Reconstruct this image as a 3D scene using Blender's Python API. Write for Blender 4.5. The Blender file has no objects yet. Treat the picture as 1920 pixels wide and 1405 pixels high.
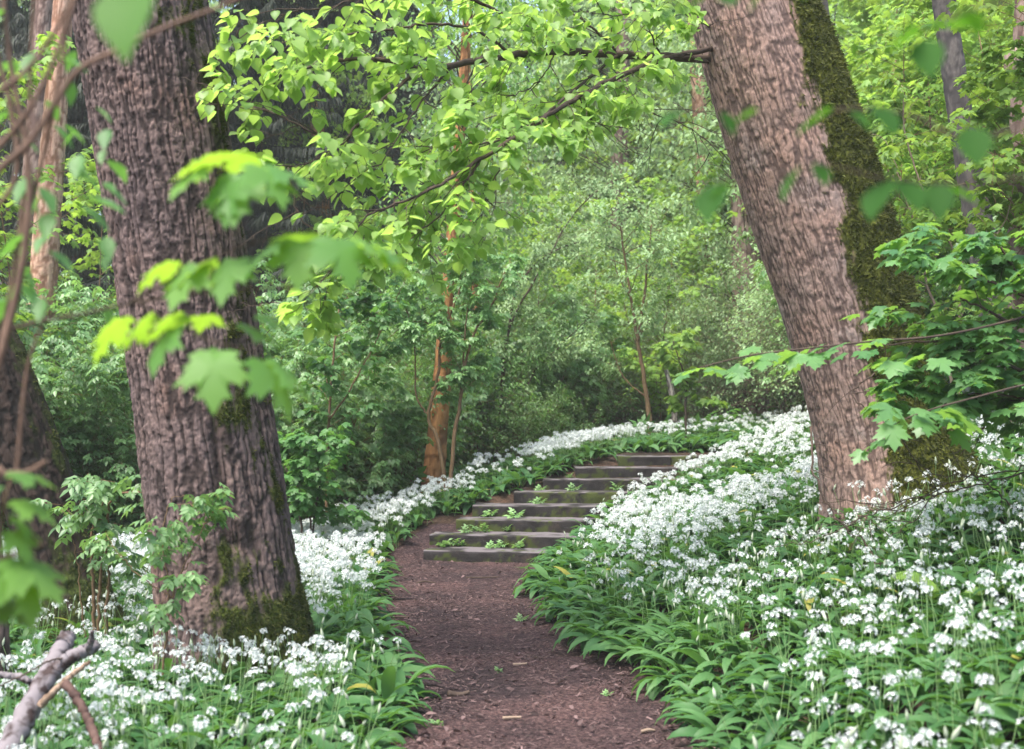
import bpy, math
import numpy as np
from mathutils import Vector

SC = bpy.context.scene
COL = SC.collection
PI = math.pi

# ------------------------------------------------------------------ camera, sky, sun, exposure
F, CX, HY, EYE = 2200.0, 960.0, 785.0, 1.5      # focal length / centre / horizon in the photo's pixels; eye height in metres
cam = bpy.data.cameras.new("camera")
cam.sensor_width = 36.0
cam.lens = 36.0 * F / 1920.0
cam.shift_y = (HY - 702.5) / 1920.0
cam.clip_start, cam.clip_end = 0.05, 400.0
cam.dof.use_dof = True
cam.dof.focus_distance = 9.5
cam.dof.aperture_fstop = 2.5
cam_ob = bpy.data.objects.new("camera", cam)
COL.objects.link(cam_ob)
cam_ob.location = (0, 0, EYE)
cam_ob.rotation_euler = (PI / 2, 0, 0)
SC.camera = cam_ob

SUN_EL, SUN_ROT = math.radians(66), math.radians(225)
world = bpy.data.worlds.new("World")
SC.world = world
world.use_nodes = True
wn, wl = world.node_tree.nodes, world.node_tree.links
wn.clear()
sky = wn.new("ShaderNodeTexSky")
sky.sky_type = 'NISHITA'
sky.sun_disc = False
sky.sun_elevation = SUN_EL
sky.sun_rotation = SUN_ROT
sky.air_density = 1.0
sky.dust_density = 4.0
sky.ozone_density = 1.0
bg = wn.new("ShaderNodeBackground")
bg.inputs['Strength'].default_value = 0.15
wo = wn.new("ShaderNodeOutputWorld")
wl.new(sky.outputs[0], bg.inputs[0])
wl.new(bg.outputs[0], wo.inputs[0])

sun = bpy.data.lights.new("sun", 'SUN')
sun.energy = 2.1
sun.angle = math.radians(26)
sun.color = (1.0, 0.965, 0.91)
sun_ob = bpy.data.objects.new("sun", sun)
COL.objects.link(sun_ob)
sd = Vector((math.sin(SUN_ROT) * math.cos(SUN_EL), math.cos(SUN_ROT) * math.cos(SUN_EL), math.sin(SUN_EL)))
sun_ob.rotation_euler = (-sd).to_track_quat('-Z', 'Y').to_euler()
sun_ob.location = (-6, -12, 30)

SC.view_settings.view_transform = 'Standard'
SC.view_settings.look = 'None'
SC.view_settings.gamma = 1.0
SC.view_settings.exposure = 1.78
SC.render.engine = 'CYCLES'
SC.cycles.max_bounces = 7
SC.cycles.diffuse_bounces = 5
SC.cycles.glossy_bounces = 2
SC.cycles.transmission_bounces = 5
SC.cycles.transparent_max_bounces = 4
SC.cycles.sample_clamp_indirect = 6.0
SC.cycles.use_denoising = True
SC.cycles.denoiser = 'OPENIMAGEDENOISE'


# ------------------------------------------------------------------ helpers
def P(px, py, Y):
    return np.array([(px - CX) * Y / F, Y, EYE - (py - HY) * Y / F])


def sstep(a, b, x):
    t = np.clip((np.asarray(x, float) - a) / (b - a), 0, 1)
    return t * t * (3 - 2 * t)


def _hash(i, j, k, seed):
    h = (i.astype(np.int64) * 374761393 + j.astype(np.int64) * 668265263 + k.astype(np.int64) * 2147483647 + seed * 974634777) & 0xFFFFFFFF
    h = ((h ^ (h >> 13)) * 1274126177) & 0xFFFFFFFF
    h = ((h ^ (h >> 16)) * 2246822519) & 0xFFFFFFFF
    h = h ^ (h >> 15)
    return (h & 0xFFFFFF) / float(0xFFFFFF)


def vnoise(x, y, z, seed=0, px=None):
    x, y, z = np.broadcast_arrays(np.asarray(x, float), np.asarray(y, float), np.asarray(z, float))
    i, j, k = np.floor(x), np.floor(y), np.floor(z)
    fx, fy, fz = x - i, y - j, z - k
    fx, fy, fz = fx * fx * (3 - 2 * fx), fy * fy * (3 - 2 * fy), fz * fz * (3 - 2 * fz)
    i, j, k = i.astype(np.int64), j.astype(np.int64), k.astype(np.int64)
    r = 0
    for a in (0, 1):
        for b in (0, 1):
            for c in (0, 1):
                ii = i + a
                if px:
                    ii = ii % px
                w = (fx if a else 1 - fx) * (fy if b else 1 - fy) * (fz if c else 1 - fz)
                r = r + w * _hash(ii, j + b, k + c, seed)
    return r


def fbm(x, y, z, seed=0, oct=3):
    r, amp, tot = 0, 1.0, 0
    for o in range(oct):
        r = r + amp * vnoise(x * 2 ** o, y * 2 ** o, z * 2 ** o, seed + o)
        tot += amp
        amp *= 0.5
    return r / tot


def worley(u, v, pu, seed):
    """distance to the border between cells (F2-F1); u repeats after pu cells"""
    i, j = np.floor(u).astype(np.int64), np.floor(v).astype(np.int64)
    f1 = np.full(u.shape, 9.0)
    f2 = np.full(u.shape, 9.0)
    for a in (-1, 0, 1):
        for b in (-1, 0, 1):
            ci, cj = i + a, j + b
            hx = _hash(ci % pu, cj, cj * 0 + 3, seed)
            hy = _hash(ci % pu, cj, cj * 0 + 7, seed)
            d = np.hypot(ci + hx - u, cj + hy - v)
            f2 = np.where(d < f1, f1, np.minimum(f2, d))
            f1 = np.minimum(f1, d)
    return f2 - f1


class MB:
    """collects vertices and faces, then links them as one mesh object"""

    def __init__(self):
        self.V, self.Q, self.T, self.A, self.n = [], [], [], [], 0

    def add(self, V, Q=None, T=None, var=0.5):
        V = np.asarray(V, float).reshape(-1, 3)
        if Q is not None and len(Q):
            self.Q.append(np.asarray(Q, np.int64).reshape(-1, 4) + self.n)
        if T is not None and len(T):
            self.T.append(np.asarray(T, np.int64).reshape(-1, 3) + self.n)
        self.V.append(V)
        self.A.append(np.broadcast_to(np.asarray(var, float), (len(V),)))
        self.n += len(V)

    def inst(self, tpl, pos, R, s, var):
        n = len(pos)
        if n == 0:
            return
        tv = tpl['V']
        m = len(tv)
        s = np.asarray(s, float)
        if s.ndim == 1:
            s = s[:, None]
        loc = tv[None, :, :] * (s[:, None, :] if s.shape[1] == 3 else s[:, :, None])
        V = np.einsum('nij,nvj->nvi', R, loc) + np.asarray(pos)[:, None, :]
        off = (np.arange(n) * m)[:, None, None]
        Q = (tpl['Q'][None] + off).reshape(-1, 4) if len(tpl['Q']) else None
        T = (tpl['T'][None] + off).reshape(-1, 3) if len(tpl['T']) else None
        self.add(V.reshape(-1, 3), Q, T, np.repeat(var, m))

    def mesh(self, name, mat, extra=None):
        me = bpy.data.meshes.new(name)
        V = np.concatenate(self.V) if self.V else np.zeros((0, 3))
        Q = np.concatenate(self.Q) if self.Q else np.zeros((0, 4), np.int64)
        T = np.concatenate(self.T) if self.T else np.zeros((0, 3), np.int64)
        me.vertices.add(len(V))
        me.vertices.foreach_set('co', V.astype(np.float32).ravel())
        loops = np.concatenate([Q.ravel(), T.ravel()]).astype(np.int32)
        me.loops.add(len(loops))
        me.loops.foreach_set('vertex_index', loops)
        me.polygons.add(len(Q) + len(T))
        st = np.concatenate([np.arange(len(Q)) * 4, len(Q) * 4 + np.arange(len(T)) * 3]).astype(np.int32)
        me.polygons.foreach_set('loop_start', st)
        me.polygons.foreach_set('use_smooth', np.ones(len(st), bool))
        at = me.attributes.new('var', 'FLOAT', 'POINT')
        at.data.foreach_set('value', np.concatenate(self.A).astype(np.float32) if self.A else np.zeros(0, np.float32))
        for k, a in (extra or {}).items():
            t = me.attributes.new(k, 'FLOAT', 'POINT')
            t.data.foreach_set('value', np.asarray(a, np.float32))
        me.update(calc_edges=True)
        if mat:
            me.materials.append(mat)
        return me


def tag(o, label=None, cat=None, group=None, kind=None):
    if label:
        o['label'] = label
    if cat:
        o['category'] = cat
    if group:
        o['group'] = group
    if kind:
        o['kind'] = kind
    return o


def link(name, me, parent=None, loc=(0, 0, 0)):
    o = bpy.data.objects.new(name, me)
    COL.objects.link(o)
    o.location = loc
    if parent is not None:
        o.parent = parent
    return o


def thing(name, label, cat, loc=(0, 0, 0), rz=0.0, group=None, scale=1.0):
    o = bpy.data.objects.new(name, None)
    COL.objects.link(o)
    o.location = loc
    o.rotation_euler = (0, 0, rz)
    o.scale = (scale,) * 3
    return tag(o, label, cat, group)


def dup(root, loc, rz, scale=1.0, label=None, group=None):
    r = root.copy()
    COL.objects.link(r)
    r.location = loc
    r.rotation_euler = (0, 0, rz)
    r.scale = (scale,) * 3
    if label:
        r['label'] = label
    if group:
        r['group'] = group
    for ch in list(root.children):
        c = ch.copy()
        COL.objects.link(c)
        c.parent = r
        for g in list(ch.children):
            d = g.copy()
            COL.objects.link(d)
            d.parent = c
    return r


def rotm(az, pitch, roll):
    az, pitch, roll = np.broadcast_arrays(np.asarray(az, float), np.asarray(pitch, float), np.asarray(roll, float))
    n = az.shape[0]
    Z = np.zeros((n, 3, 3)); X = Z.copy(); Y = Z.copy()
    c, s = np.cos(az), np.sin(az)
    Z[:, 0, 0], Z[:, 0, 1], Z[:, 1, 0], Z[:, 1, 1], Z[:, 2, 2] = c, -s, s, c, 1
    c, s = np.cos(pitch), np.sin(pitch)
    X[:, 1, 1], X[:, 1, 2], X[:, 2, 1], X[:, 2, 2], X[:, 0, 0] = c, -s, s, c, 1
    c, s = np.cos(roll), np.sin(roll)
    Y[:, 0, 0], Y[:, 0, 2], Y[:, 2, 0], Y[:, 2, 2], Y[:, 1, 1] = c, s, -s, c, 1
    return Z @ X @ Y


def az_of(d):
    d = np.asarray(d, float)
    return np.arctan2(-d[..., 0], d[..., 1])


def unit(v):
    return v / (np.linalg.norm(v) + 1e-9)


def smooth_curve(pts, n):
    """Catmull-Rom through the points"""
    pts = np.asarray(pts, float)
    if len(pts) < 3:
        t = np.linspace(0, 1, n)[:, None]
        return pts[0] * (1 - t) + pts[-1] * t
    p = np.vstack([2 * pts[0] - pts[1], pts, 2 * pts[-1] - pts[-2]])
    k = len(pts) - 1
    u = np.linspace(0, k - 1e-6, n)
    i = u.astype(int)
    t = (u - i)[:, None]
    a, b, c, d = p[i], p[i + 1], p[i + 2], p[i + 3]
    return 0.5 * (2 * b + (c - a) * t + (2 * a - 5 * b + 4 * c - d) * t ** 2 + (3 * b - a - 3 * c + d) * t ** 3)


def tube(mb, pts, rad, ns=6, var=0.5, cap=True):
    pts = np.asarray(pts, float)
    n = len(pts)
    rad = np.broadcast_to(np.asarray(rad, float), (n,))
    T = np.gradient(pts, axis=0)
    T /= np.linalg.norm(T, axis=1, keepdims=True) + 1e-9
    ref = np.array([0.31, 0.2, 0.93]) if abs(T[:, 2]).mean() < 0.8 else np.array([0.95, 0.3, 0.05])
    N = np.cross(T, ref)
    N /= np.linalg.norm(N, axis=1, keepdims=True) + 1e-9
    B = np.cross(T, N)
    th = np.arange(ns) * 2 * PI / ns
    ring = N[:, None] * np.cos(th)[None, :, None] + B[:, None] * np.sin(th)[None, :, None]
    V = (pts[:, None] + ring * rad[:, None, None]).reshape(-1, 3)
    i = np.arange(n - 1)[:, None] * ns
    j = np.arange(ns)[None]
    Q = np.stack([i + j, i + (j + 1) % ns, i + ns + (j + 1) % ns, i + ns + j], -1).reshape(-1, 4)
    Tt = None
    if cap:
        V = np.vstack([V, pts[-1] + T[-1] * rad[-1] * 0.5, pts[0] - T[0] * rad[0] * .3])
        j = np.arange(ns)
        Tt = np.vstack([np.stack([(n - 1) * ns + j, (n - 1) * ns + (j + 1) % ns, np.full(ns, n * ns)], -1),
                        np.stack([(j + 1) % ns, j, np.full(ns, n * ns + 1)], -1)])
    mb.add(V, Q, Tt, var)


# ------------------------------------------------------------------ materials
def new_mat(name):
    m = bpy.data.materials.new(name)
    m.use_nodes = True
    nt = m.node_tree
    nt.nodes.clear()
    out = nt.nodes.new('ShaderNodeOutputMaterial')
    return m, nt, out


def node(nt, typ, **kw):
    n = nt.nodes.new(typ)
    for k, v in kw.items():
        if k.startswith('in_'):
            key = k[3:]
            key = int(key) if key.isdigit() else key.replace('_', ' ')
            n.inputs[key].default_value = v
        else:
            setattr(n, k, v)
    return n


def ramp(nt, fac, stops):
    r = nt.nodes.new('ShaderNodeValToRGB')
    e = r.color_ramp.elements
    while len(e) < len(stops):
        e.new(0.5)
    for el, (p, c) in zip(e, stops):
        el.position = p
        el.color = (*c, 1)
    nt.links.new(fac, r.inputs[0])
    return r.outputs[0]


def mixc(nt, fac, a, b, blend='MIX'):
    m = nt.nodes.new('ShaderNodeMix')
    m.data_type = 'RGBA'
    m.blend_type = blend
    L = nt.links.new
    if isinstance(fac, (int, float)):
        m.inputs[0].default_value = fac
    else:
        L(fac, m.inputs[0])
    for idx, v in ((6, a), (7, b)):
        if isinstance(v, tuple):
            m.inputs[idx].default_value = (*v, 1)
        else:
            L(v, m.inputs[idx])
    return m.outputs[2]


def leaf_mat(name, dark, light, trans, tf=0.45, rough=0.5, spec=0.35, objvar=0.25, old=None):
    m, nt, out = new_mat(name)
    L = nt.links.new
    at = node(nt, 'ShaderNodeAttribute', attribute_name='var')
    oi = node(nt, 'ShaderNodeObjectInfo')
    col = ramp(nt, at.outputs['Fac'], [(0.0, dark), (0.92, light), (0.96, old)] if old else [(0.0, dark), (1.0, light)])
    hs = node(nt, 'ShaderNodeHueSaturation')
    mr = node(nt, 'ShaderNodeMapRange')
    mr.inputs[3].default_value = 1 - objvar
    mr.inputs[4].default_value = 1 + objvar
    L(oi.outputs['Random'], mr.inputs[0])
    L(mr.outputs[0], hs.inputs['Value'])
    L(col, hs.inputs['Color'])
    pb = node(nt, 'ShaderNodeBsdfPrincipled')
    pb.inputs['Roughness'].default_value = rough
    pb.inputs['Specular IOR Level'].default_value = spec
    L(hs.outputs[0], pb.inputs['Base Color'])
    tcol = mixc(nt, at.outputs['Fac'], tuple(c * 0.7 for c in trans), trans)
    hs2 = node(nt, 'ShaderNodeHueSaturation')
    L(mr.outputs[0], hs2.inputs['Value'])
    L(tcol, hs2.inputs['Color'])
    tr = node(nt, 'ShaderNodeBsdfTranslucent')
    L(hs2.outputs[0], tr.inputs['Color'])
    mx = node(nt, 'ShaderNodeMixShader', in_0=tf)
    L(pb.outputs[0], mx.inputs[1])
    L(tr.outputs[0], mx.inputs[2])
    L(mx.outputs[0], out.inputs[0])
    return m


def bark_mat(name, crack, plate_a, plate_b, moss=(0.045, 0.06, 0.008), tint=None, scale=9.0, bump=0.6, stretch=0.25, lichen=None):
    """plates of two colours, darker cork in the fissures, moss where the mesh says so"""
    m, nt, out = new_mat(name)
    L = nt.links.new
    tc = node(nt, 'ShaderNodeTexCoord')
    mp = node(nt, 'ShaderNodeMapping')
    mp.inputs['Scale'].default_value = (1, 1, stretch)
    L(tc.outputs['Object'], mp.inputs[0])
    n1 = node(nt, 'ShaderNodeTexNoise', in_Scale=scale * 0.35, in_Detail=4.0)
    L(tc.outputs['Object'], n1.inputs['Vector'])
    n2 = node(nt, 'ShaderNodeTexNoise', in_Scale=scale * 9, in_Detail=6.0, in_Roughness=0.7)
    L(mp.outputs[0], n2.inputs['Vector'])
    col = ramp(nt, n1.outputs['Fac'], [(0.35, plate_a), (0.65, plate_b)])
    fine = ramp(nt, n2.outputs['Fac'], [(0.3, (0.62, 0.6, 0.6)), (0.7, (1.25, 1.22, 1.2))])
    col = mixc(nt, 1.0, col, fine, 'MULTIPLY')
    if lichen:
        n4 = node(nt, 'ShaderNodeTexNoise', in_Scale=2.3, in_Detail=5.0)
        L(tc.outputs['Object'], n4.inputs['Vector'])
        lf = ramp(nt, n4.outputs['Fac'], [(0.55, (0, 0, 0)), (0.72, (0.6, 0.6, 0.6))])
        col = mixc(nt, lf, col, lichen)
    ca = node(nt, 'ShaderNodeAttribute', attribute_name='plate')
    cf = ramp(nt, ca.outputs['Fac'], [(0.1, (.1, .1, .1)), (0.6, (1, 1, 1))])
    col = mixc(nt, cf, crack, col)
    ma = node(nt, 'ShaderNodeAttribute', attribute_name='moss')
    n3 = node(nt, 'ShaderNodeTexNoise', in_Scale=55.0, in_Detail=4.0)
    L(tc.outputs['Object'], n3.inputs['Vector'])
    mcol = ramp(nt, n3.outputs['Fac'], [(0.3, tuple(c * 0.4 for c in moss)), (0.55, moss), (0.75, tuple(c * 1.9 for c in moss))])
    col = mixc(nt, ma.outputs['Fac'], col, mcol)
    pb = node(nt, 'ShaderNodeBsdfPrincipled')
    pb.inputs['Roughness'].default_value = 0.85
    pb.inputs['Specular IOR Level'].default_value = 0.2
    L(col, pb.inputs['Base Color'])
    bp = node(nt, 'ShaderNodeBump', in_Strength=bump, in_Distance=0.012)
    L(n2.outputs['Fac'], bp.inputs['Height'])
    L(bp.outputs[0], pb.inputs['Normal'])
    L(pb.outputs[0], out.inputs[0])
    return m


def wood_mat(name, a, b, scale=30.0, rough=0.8, lo=.35, hi=.65):
    m, nt, out = new_mat(name)
    L = nt.links.new
    tc = node(nt, 'ShaderNodeTexCoord')
    n1 = node(nt, 'ShaderNodeTexNoise', in_Scale=scale, in_Detail=4.0)
    L(tc.outputs['Object'], n1.inputs['Vector'])
    at = node(nt, 'ShaderNodeAttribute', attribute_name='var')
    ad = node(nt, 'ShaderNodeMath', operation='ADD')
    L(n1.outputs['Fac'], ad.inputs[0])
    L(at.outputs['Fac'], ad.inputs[1])
    ad2 = node(nt, 'ShaderNodeMath', operation='MULTIPLY', in_1=0.5)
    L(ad.outputs[0], ad2.inputs[0])
    col = ramp(nt, ad2.outputs[0], [(lo, a), (hi, b)])
    pb = node(nt, 'ShaderNodeBsdfPrincipled')
    pb.inputs['Roughness'].default_value = rough
    pb.inputs['Specular IOR Level'].default_value = 0.25
    L(col, pb.inputs['Base Color'])
    bp = node(nt, 'ShaderNodeBump', in_Strength=0.4, in_Distance=0.006)
    L(n1.outputs['Fac'], bp.inputs['Height'])
    L(bp.outputs[0], pb.inputs['Normal'])
    L(pb.outputs[0], out.inputs[0])
    return m


def ground_mat(name, stops, scale, bump, dist, rough=0.95):
    m, nt, out = new_mat(name)
    L = nt.links.new
    tc = node(nt, 'ShaderNodeTexCoord')
    n1 = node(nt, 'ShaderNodeTexNoise', in_Scale=scale, in_Detail=8.0, in_Roughness=0.75)
    L(tc.outputs['Object'], n1.inputs['Vector'])
    v = node(nt, 'ShaderNodeTexVoronoi', in_Scale=scale * 4)
    v.inputs['Randomness'].default_value = 1.0
    L(tc.outputs['Object'], v.inputs['Vector'])
    big = node(nt, 'ShaderNodeTexNoise', in_Scale=1.3, in_Detail=3.0)
    L(tc.outputs['Object'], big.inputs['Vector'])
    sep = node(nt, 'ShaderNodeSeparateColor')
    L(v.outputs['Color'], sep.inputs[0])
    mx = node(nt, 'ShaderNodeMath', operation='MULTIPLY_ADD', in_1=0.45)
    L(sep.outputs[0], mx.inputs[0])
    ml = node(nt, 'ShaderNodeMath', operation='MULTIPLY', in_1=0.6)
    L(n1.outputs['Fac'], ml.inputs[0])
    L(ml.outputs[0], mx.inputs[2])
    col = ramp(nt, mx.outputs[0], stops)
    bc = ramp(nt, big.outputs['Fac'], [(0.35, (0.55, 0.54, 0.58)), (0.65, (1.3, 1.15, 1.1))])
    col = mixc(nt, 1.0, col, bc, 'MULTIPLY')
    pb = node(nt, 'ShaderNodeBsdfPrincipled')
    pb.inputs['Roughness'].default_value = rough
    pb.inputs['Specular IOR Level'].default_value = 0.15
    L(col, pb.inputs['Base Color'])
    bp = node(nt, 'ShaderNodeBump', in_Strength=bump, in_Distance=dist)
    L(mx.outputs[0], bp.inputs['Height'])
    L(bp.outputs[0], pb.inputs['Normal'])
    L(pb.outputs[0], out.inputs[0])
    return m


M = {}
M['ground'] = ground_mat('forest_soil', [(0.25, (0.015, 0.011, 0.008)), (0.6, (0.045, 0.03, 0.02)), (0.85, (0.09, 0.06, 0.04))], 14, 0.8, 0.03)
M['path'] = ground_mat('bark_mulch', [(0.25, (0.010, 0.007, 0.008)), (0.5, (0.042, 0.027, 0.027)), (0.72, (0.085, 0.056, 0.053)), (0.92, (0.2, 0.15, 0.14))], 22, 1.0, 0.02)
M['bark_left'] = bark_mat('deep_fissured_bark', (0.028, 0.02, 0.018), (0.115, 0.086, 0.082), (0.155, 0.11, 0.096), scale=8, lichen=(0.16, 0.088, 0.06))
M['bark_right'] = bark_mat('scaly_bark', (0.08, 0.053, 0.045), (0.245, 0.178, 0.152), (0.29, 0.19, 0.15), moss=(0.055, 0.062, 0.006), scale=10, lichen=(0.25, 0.215, 0.2))
M['bark_dark'] = bark_mat('dark_wet_bark', (0.006, 0.005, 0.004), (0.028, 0.02, 0.016), (0.045, 0.031, 0.025), scale=10, moss=(0.035, 0.05, 0.008))
M['bark_pine'] = bark_mat('peeling_pine_bark', (0.2, 0.1, 0.06), (0.42, 0.25, 0.175), (0.5, 0.33, 0.24), scale=6, stretch=0.15, bump=0.3, lichen=(0.5, 0.38, 0.3))
M['bark_orange'] = bark_mat('orange_pine_bark', (0.15, 0.065, 0.025), (0.36, 0.175, 0.07), (0.43, 0.22, 0.09), scale=6, stretch=0.15, bump=0.3, lichen=(0.26, 0.11, 0.04))
M['bark_grey'] = bark_mat('smooth_grey_bark', (0.05, 0.045, 0.045), (0.085, 0.076, 0.072), (0.125, 0.113, 0.106), scale=6, bump=0.25)
M['bark_pink'] = bark_mat('pink_stripped_bark', (0.1, 0.06, 0.05), (0.24, 0.17, 0.14), (0.32, 0.24, 0.2), scale=8, stretch=0.08, bump=0.5)
M['bark_birch'] = bark_mat('pale_birch_bark', (0.06, 0.05, 0.045), (0.42, 0.36, 0.32), (0.5, 0.45, 0.4), scale=20, stretch=1.0, bump=0.2)
M['twig'] = wood_mat('dark_twig', (0.035, 0.024, 0.018), (0.09, 0.062, 0.045))
M['twig_pale'] = wood_mat('pale_dry_twig', (0.16, 0.11, 0.075), (0.33, 0.25, 0.18))
M['stem_brown'] = wood_mat('brown_stem', (0.1, 0.06, 0.03), (0.2, 0.13, 0.07))
M['stem_front'] = wood_mat('reddish_stem', (0.08, 0.05, 0.035), (0.2, 0.125, 0.085))
M['log'] = wood_mat('peeling_dead_bark', (0.035, 0.022, 0.02), (0.17, 0.15, 0.155), scale=16, lo=.45, hi=.52)
M['log_dark'] = wood_mat('dark_rotten_wood', (0.03, 0.016, 0.013), (0.12, 0.07, 0.055), scale=14)
M['log_split'] = wood_mat('bare_split_wood', (0.11, 0.065, 0.04), (0.26, 0.19, 0.135), scale=25, lo=.42, hi=.56)
M['linden'] = leaf_mat('lime_leaf', (0.19, 0.37, 0.08), (0.38, 0.56, 0.16), (0.6, 0.92, 0.16), tf=0.56, rough=0.4)
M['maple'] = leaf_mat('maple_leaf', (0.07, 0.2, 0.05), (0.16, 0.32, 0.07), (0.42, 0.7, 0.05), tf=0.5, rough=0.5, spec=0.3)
M['leaf_dark'] = leaf_mat('dark_leaf', (0.035, 0.105, 0.03), (0.09, 0.2, 0.055), (0.16, 0.36, 0.05), tf=0.4)
M['elder'] = leaf_mat('elder_leaf', (0.07, 0.17, 0.055), (0.2, 0.35, 0.13), (0.27, 0.48, 0.1), tf=0.4, rough=0.4, spec=0.5)
M['pale'] = leaf_mat('hazed_pale_leaf', (0.15, 0.27, 0.11), (0.33, 0.47, 0.23), (0.36, 0.52, 0.18), tf=0.45)  # pale leaf, lightened further so its colour carries the background haze glow
M['bright'] = leaf_mat('bright_young_leaf', (0.12, 0.25, 0.04), (0.25, 0.41, 0.08), (0.36, 0.55, 0.07), tf=0.5)
M['mid'] = leaf_mat('mid_green_leaf', (0.05, 0.13, 0.035), (0.16, 0.29, 0.085), (0.2, 0.4, 0.06), tf=0.42, spec=.5, rough=.4)
M['needle'] = leaf_mat('spruce_needle', (0.008, 0.014, 0.008), (0.03, 0.045, 0.022), (0.03, 0.05, 0.02), tf=0.2, rough=0.6)
M['garlic'] = leaf_mat('garlic_leaf', (0.026, 0.09, 0.026), (0.085, 0.19, 0.06), (0.13, 0.3, 0.04), tf=0.35, rough=0.5, spec=0.25, objvar=0.12, old=(0.26, 0.25, 0.05))
M['stalk'] = leaf_mat('garlic_stalk', (0.16, 0.28, 0.09), (0.26, 0.4, 0.16), (0.3, 0.45, 0.15), tf=0.3, objvar=0.1)
M['petal'] = leaf_mat('garlic_petal', (0.64, 0.69, 0.65), (0.78, 0.8, 0.79), (0.7, 0.75, 0.7), tf=0.35, rough=0.6, objvar=0.03)
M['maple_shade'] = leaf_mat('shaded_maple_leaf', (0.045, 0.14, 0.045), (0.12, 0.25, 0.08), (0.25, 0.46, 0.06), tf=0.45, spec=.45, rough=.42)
M['bud'] = leaf_mat('garlic_bud', (0.5, 0.58, 0.4), (0.68, 0.72, 0.58), (0.5, 0.58, 0.4), tf=0.3)
M['leaf_shade'] = leaf_mat('shaded_green_leaf', (0.02, 0.075, 0.012), (0.04, 0.12, 0.02), (0.09, 0.24, 0.015), tf=0.45, spec=.15, rough=.7)  # green leaf with the shade on the overhanging twigs put into its colour
M['moss'] = leaf_mat('moss_tuft', (0.014, 0.02, 0.004), (0.085, 0.095, 0.01), (0.09, 0.11, 0.01), tf=0.25, rough=0.8)
M['litter'] = leaf_mat('mulch_chip', (0.012, 0.008, 0.008), (0.24, 0.16, 0.15), (0.1, 0.05, 0.03), tf=0.08, rough=0.9, spec=0.15)


# ------------------------------------------------------------------ terrain
_LE = np.array([[0, -.45], [4, -.43], [5.32, -.41], [6.41, -.47], [7.95, -.80], [9.04, -1.0], [10.5, -1.08], [12.2, -1.28], [13.0, -.95], [13.7, -.3], [14.4, .5], [15.2, 1.3], [17, 2.2], [20, 4.2], [30, 9]])
_RE = np.array([[0, .75], [4, .76], [5.32, .79], [6.05, .83], [6.95, .62], [7.95, .34], [9.85, .18], [12.2, .42], [13.3, 1.15], [14.4, 2.3], [15.2, 3.15], [17, 3.5], [20, 5.2], [30, 10.5]])


def xl(Y):
    return np.interp(Y, _LE[:, 0], _LE[:, 1])


def xr(Y):
    return np.interp(Y, _RE[:, 0], _RE[:, 1])


def sp(x, k):
    return np.logaddexp(0, np.asarray(x) / k) * k


def pathz(Y):
    return 0.3413 * (sp(Y - 12.2, 0.04) - sp(Y - 15.2, 0.04)) + 0.05 * sp(np.minimum(Y, 45) - 15.2, 0.2)


def terrain(X, Y):
    X, Y = np.asarray(X, float), np.asarray(Y, float)
    b = pathz(Y)
    dr = X - xr(Y)
    zr = 3.2 * np.tanh(0.33 * (sp(dr - 0.05, 0.1)) / 3.2)
    dl = xl(Y) - X
    drop = 0.24 * sp(dl - 0.15, 0.1)
    z = sp(b - drop, 0.03) - 0.0208 * np.exp(-((b - drop) / 0.1) ** 2)
    z = np.where(dl > -0.3, z, b)
    n = (fbm(X * 0.9, Y * 0.9, 0.0, 5) - 0.5) * 0.16
    w = sstep(0.05, 0.8, np.maximum(dr, dl))
    return z + zr + n * w


def build_ground():
    xs = np.unique(np.concatenate([np.linspace(-70, -8, 40), np.linspace(-8, 9, 210), np.linspace(9, 75, 40)]))
    ys = np.unique(np.concatenate([np.linspace(-12, 2, 15), np.linspace(2, 22, 240), np.linspace(22, 95, 60)]))
    X, Y = np.meshgrid(xs, ys)
    Z = terrain(X, Y) + (fbm(X * 6, Y * 6, 0, 9) - .5) * 0.03 * sstep(0, .2, np.maximum(X - xr(Y), xl(Y) - X))
    V = np.stack([X, Y, Z], -1).reshape(-1, 3)
    ny, nx = X.shape
    i = (np.arange(ny - 1)[:, None] * nx + np.arange(nx - 1)[None]).ravel()
    mb = MB()
    mb.add(V, np.stack([i, i + 1, i + nx + 1, i + nx], -1))
    tag(link('ground', mb.mesh('ground', M['ground'])), kind='structure')
    # the trodden path: a sheet on the ground, from behind the camera to the foot of the steps
    ys = np.linspace(-8, 13.1, 420)
    us = np.linspace(0, 1, 46)
    Yg, U = np.meshgrid(ys, us, indexing='ij')
    jl = (vnoise(ys * 2.3, 0, 0, 21) - .5) * 0.16
    jr = (vnoise(ys * 2.3, 0, 0, 22) - .5) * 0.16
    L, R = xl(ys) - 0.12 + jl, xr(ys) + 0.1 + jr
    R = np.where(ys > 12.1, np.minimum(R, 0.55), R)
    Xg = L[:, None] * (1 - U) + R[:, None] * U
    Zg = terrain(Xg, Yg) + 0.008 + 0.02 * (fbm(Xg * 5, Yg * 5, 0, 31) - .5) + 0.012 * (fbm(Xg * 25, Yg * 25, 0, 32) - .5)
    edge = np.minimum(U, 1 - U)
    Zg = np.where(edge < 0.01, Zg - 0.03, Zg + .008)
    V = np.stack([Xg, Yg, Zg], -1).reshape(-1, 3)
    i = (np.arange(len(ys) - 1)[:, None] * len(us) + np.arange(len(us) - 1)[None]).ravel()
    mb = MB()
    mb.add(V, np.stack([i, i + 1, i + len(us) + 1, i + len(us)], -1))
    tag(link('path', mb.mesh('path', M['path'])), kind='structure')


build_ground()


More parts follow.
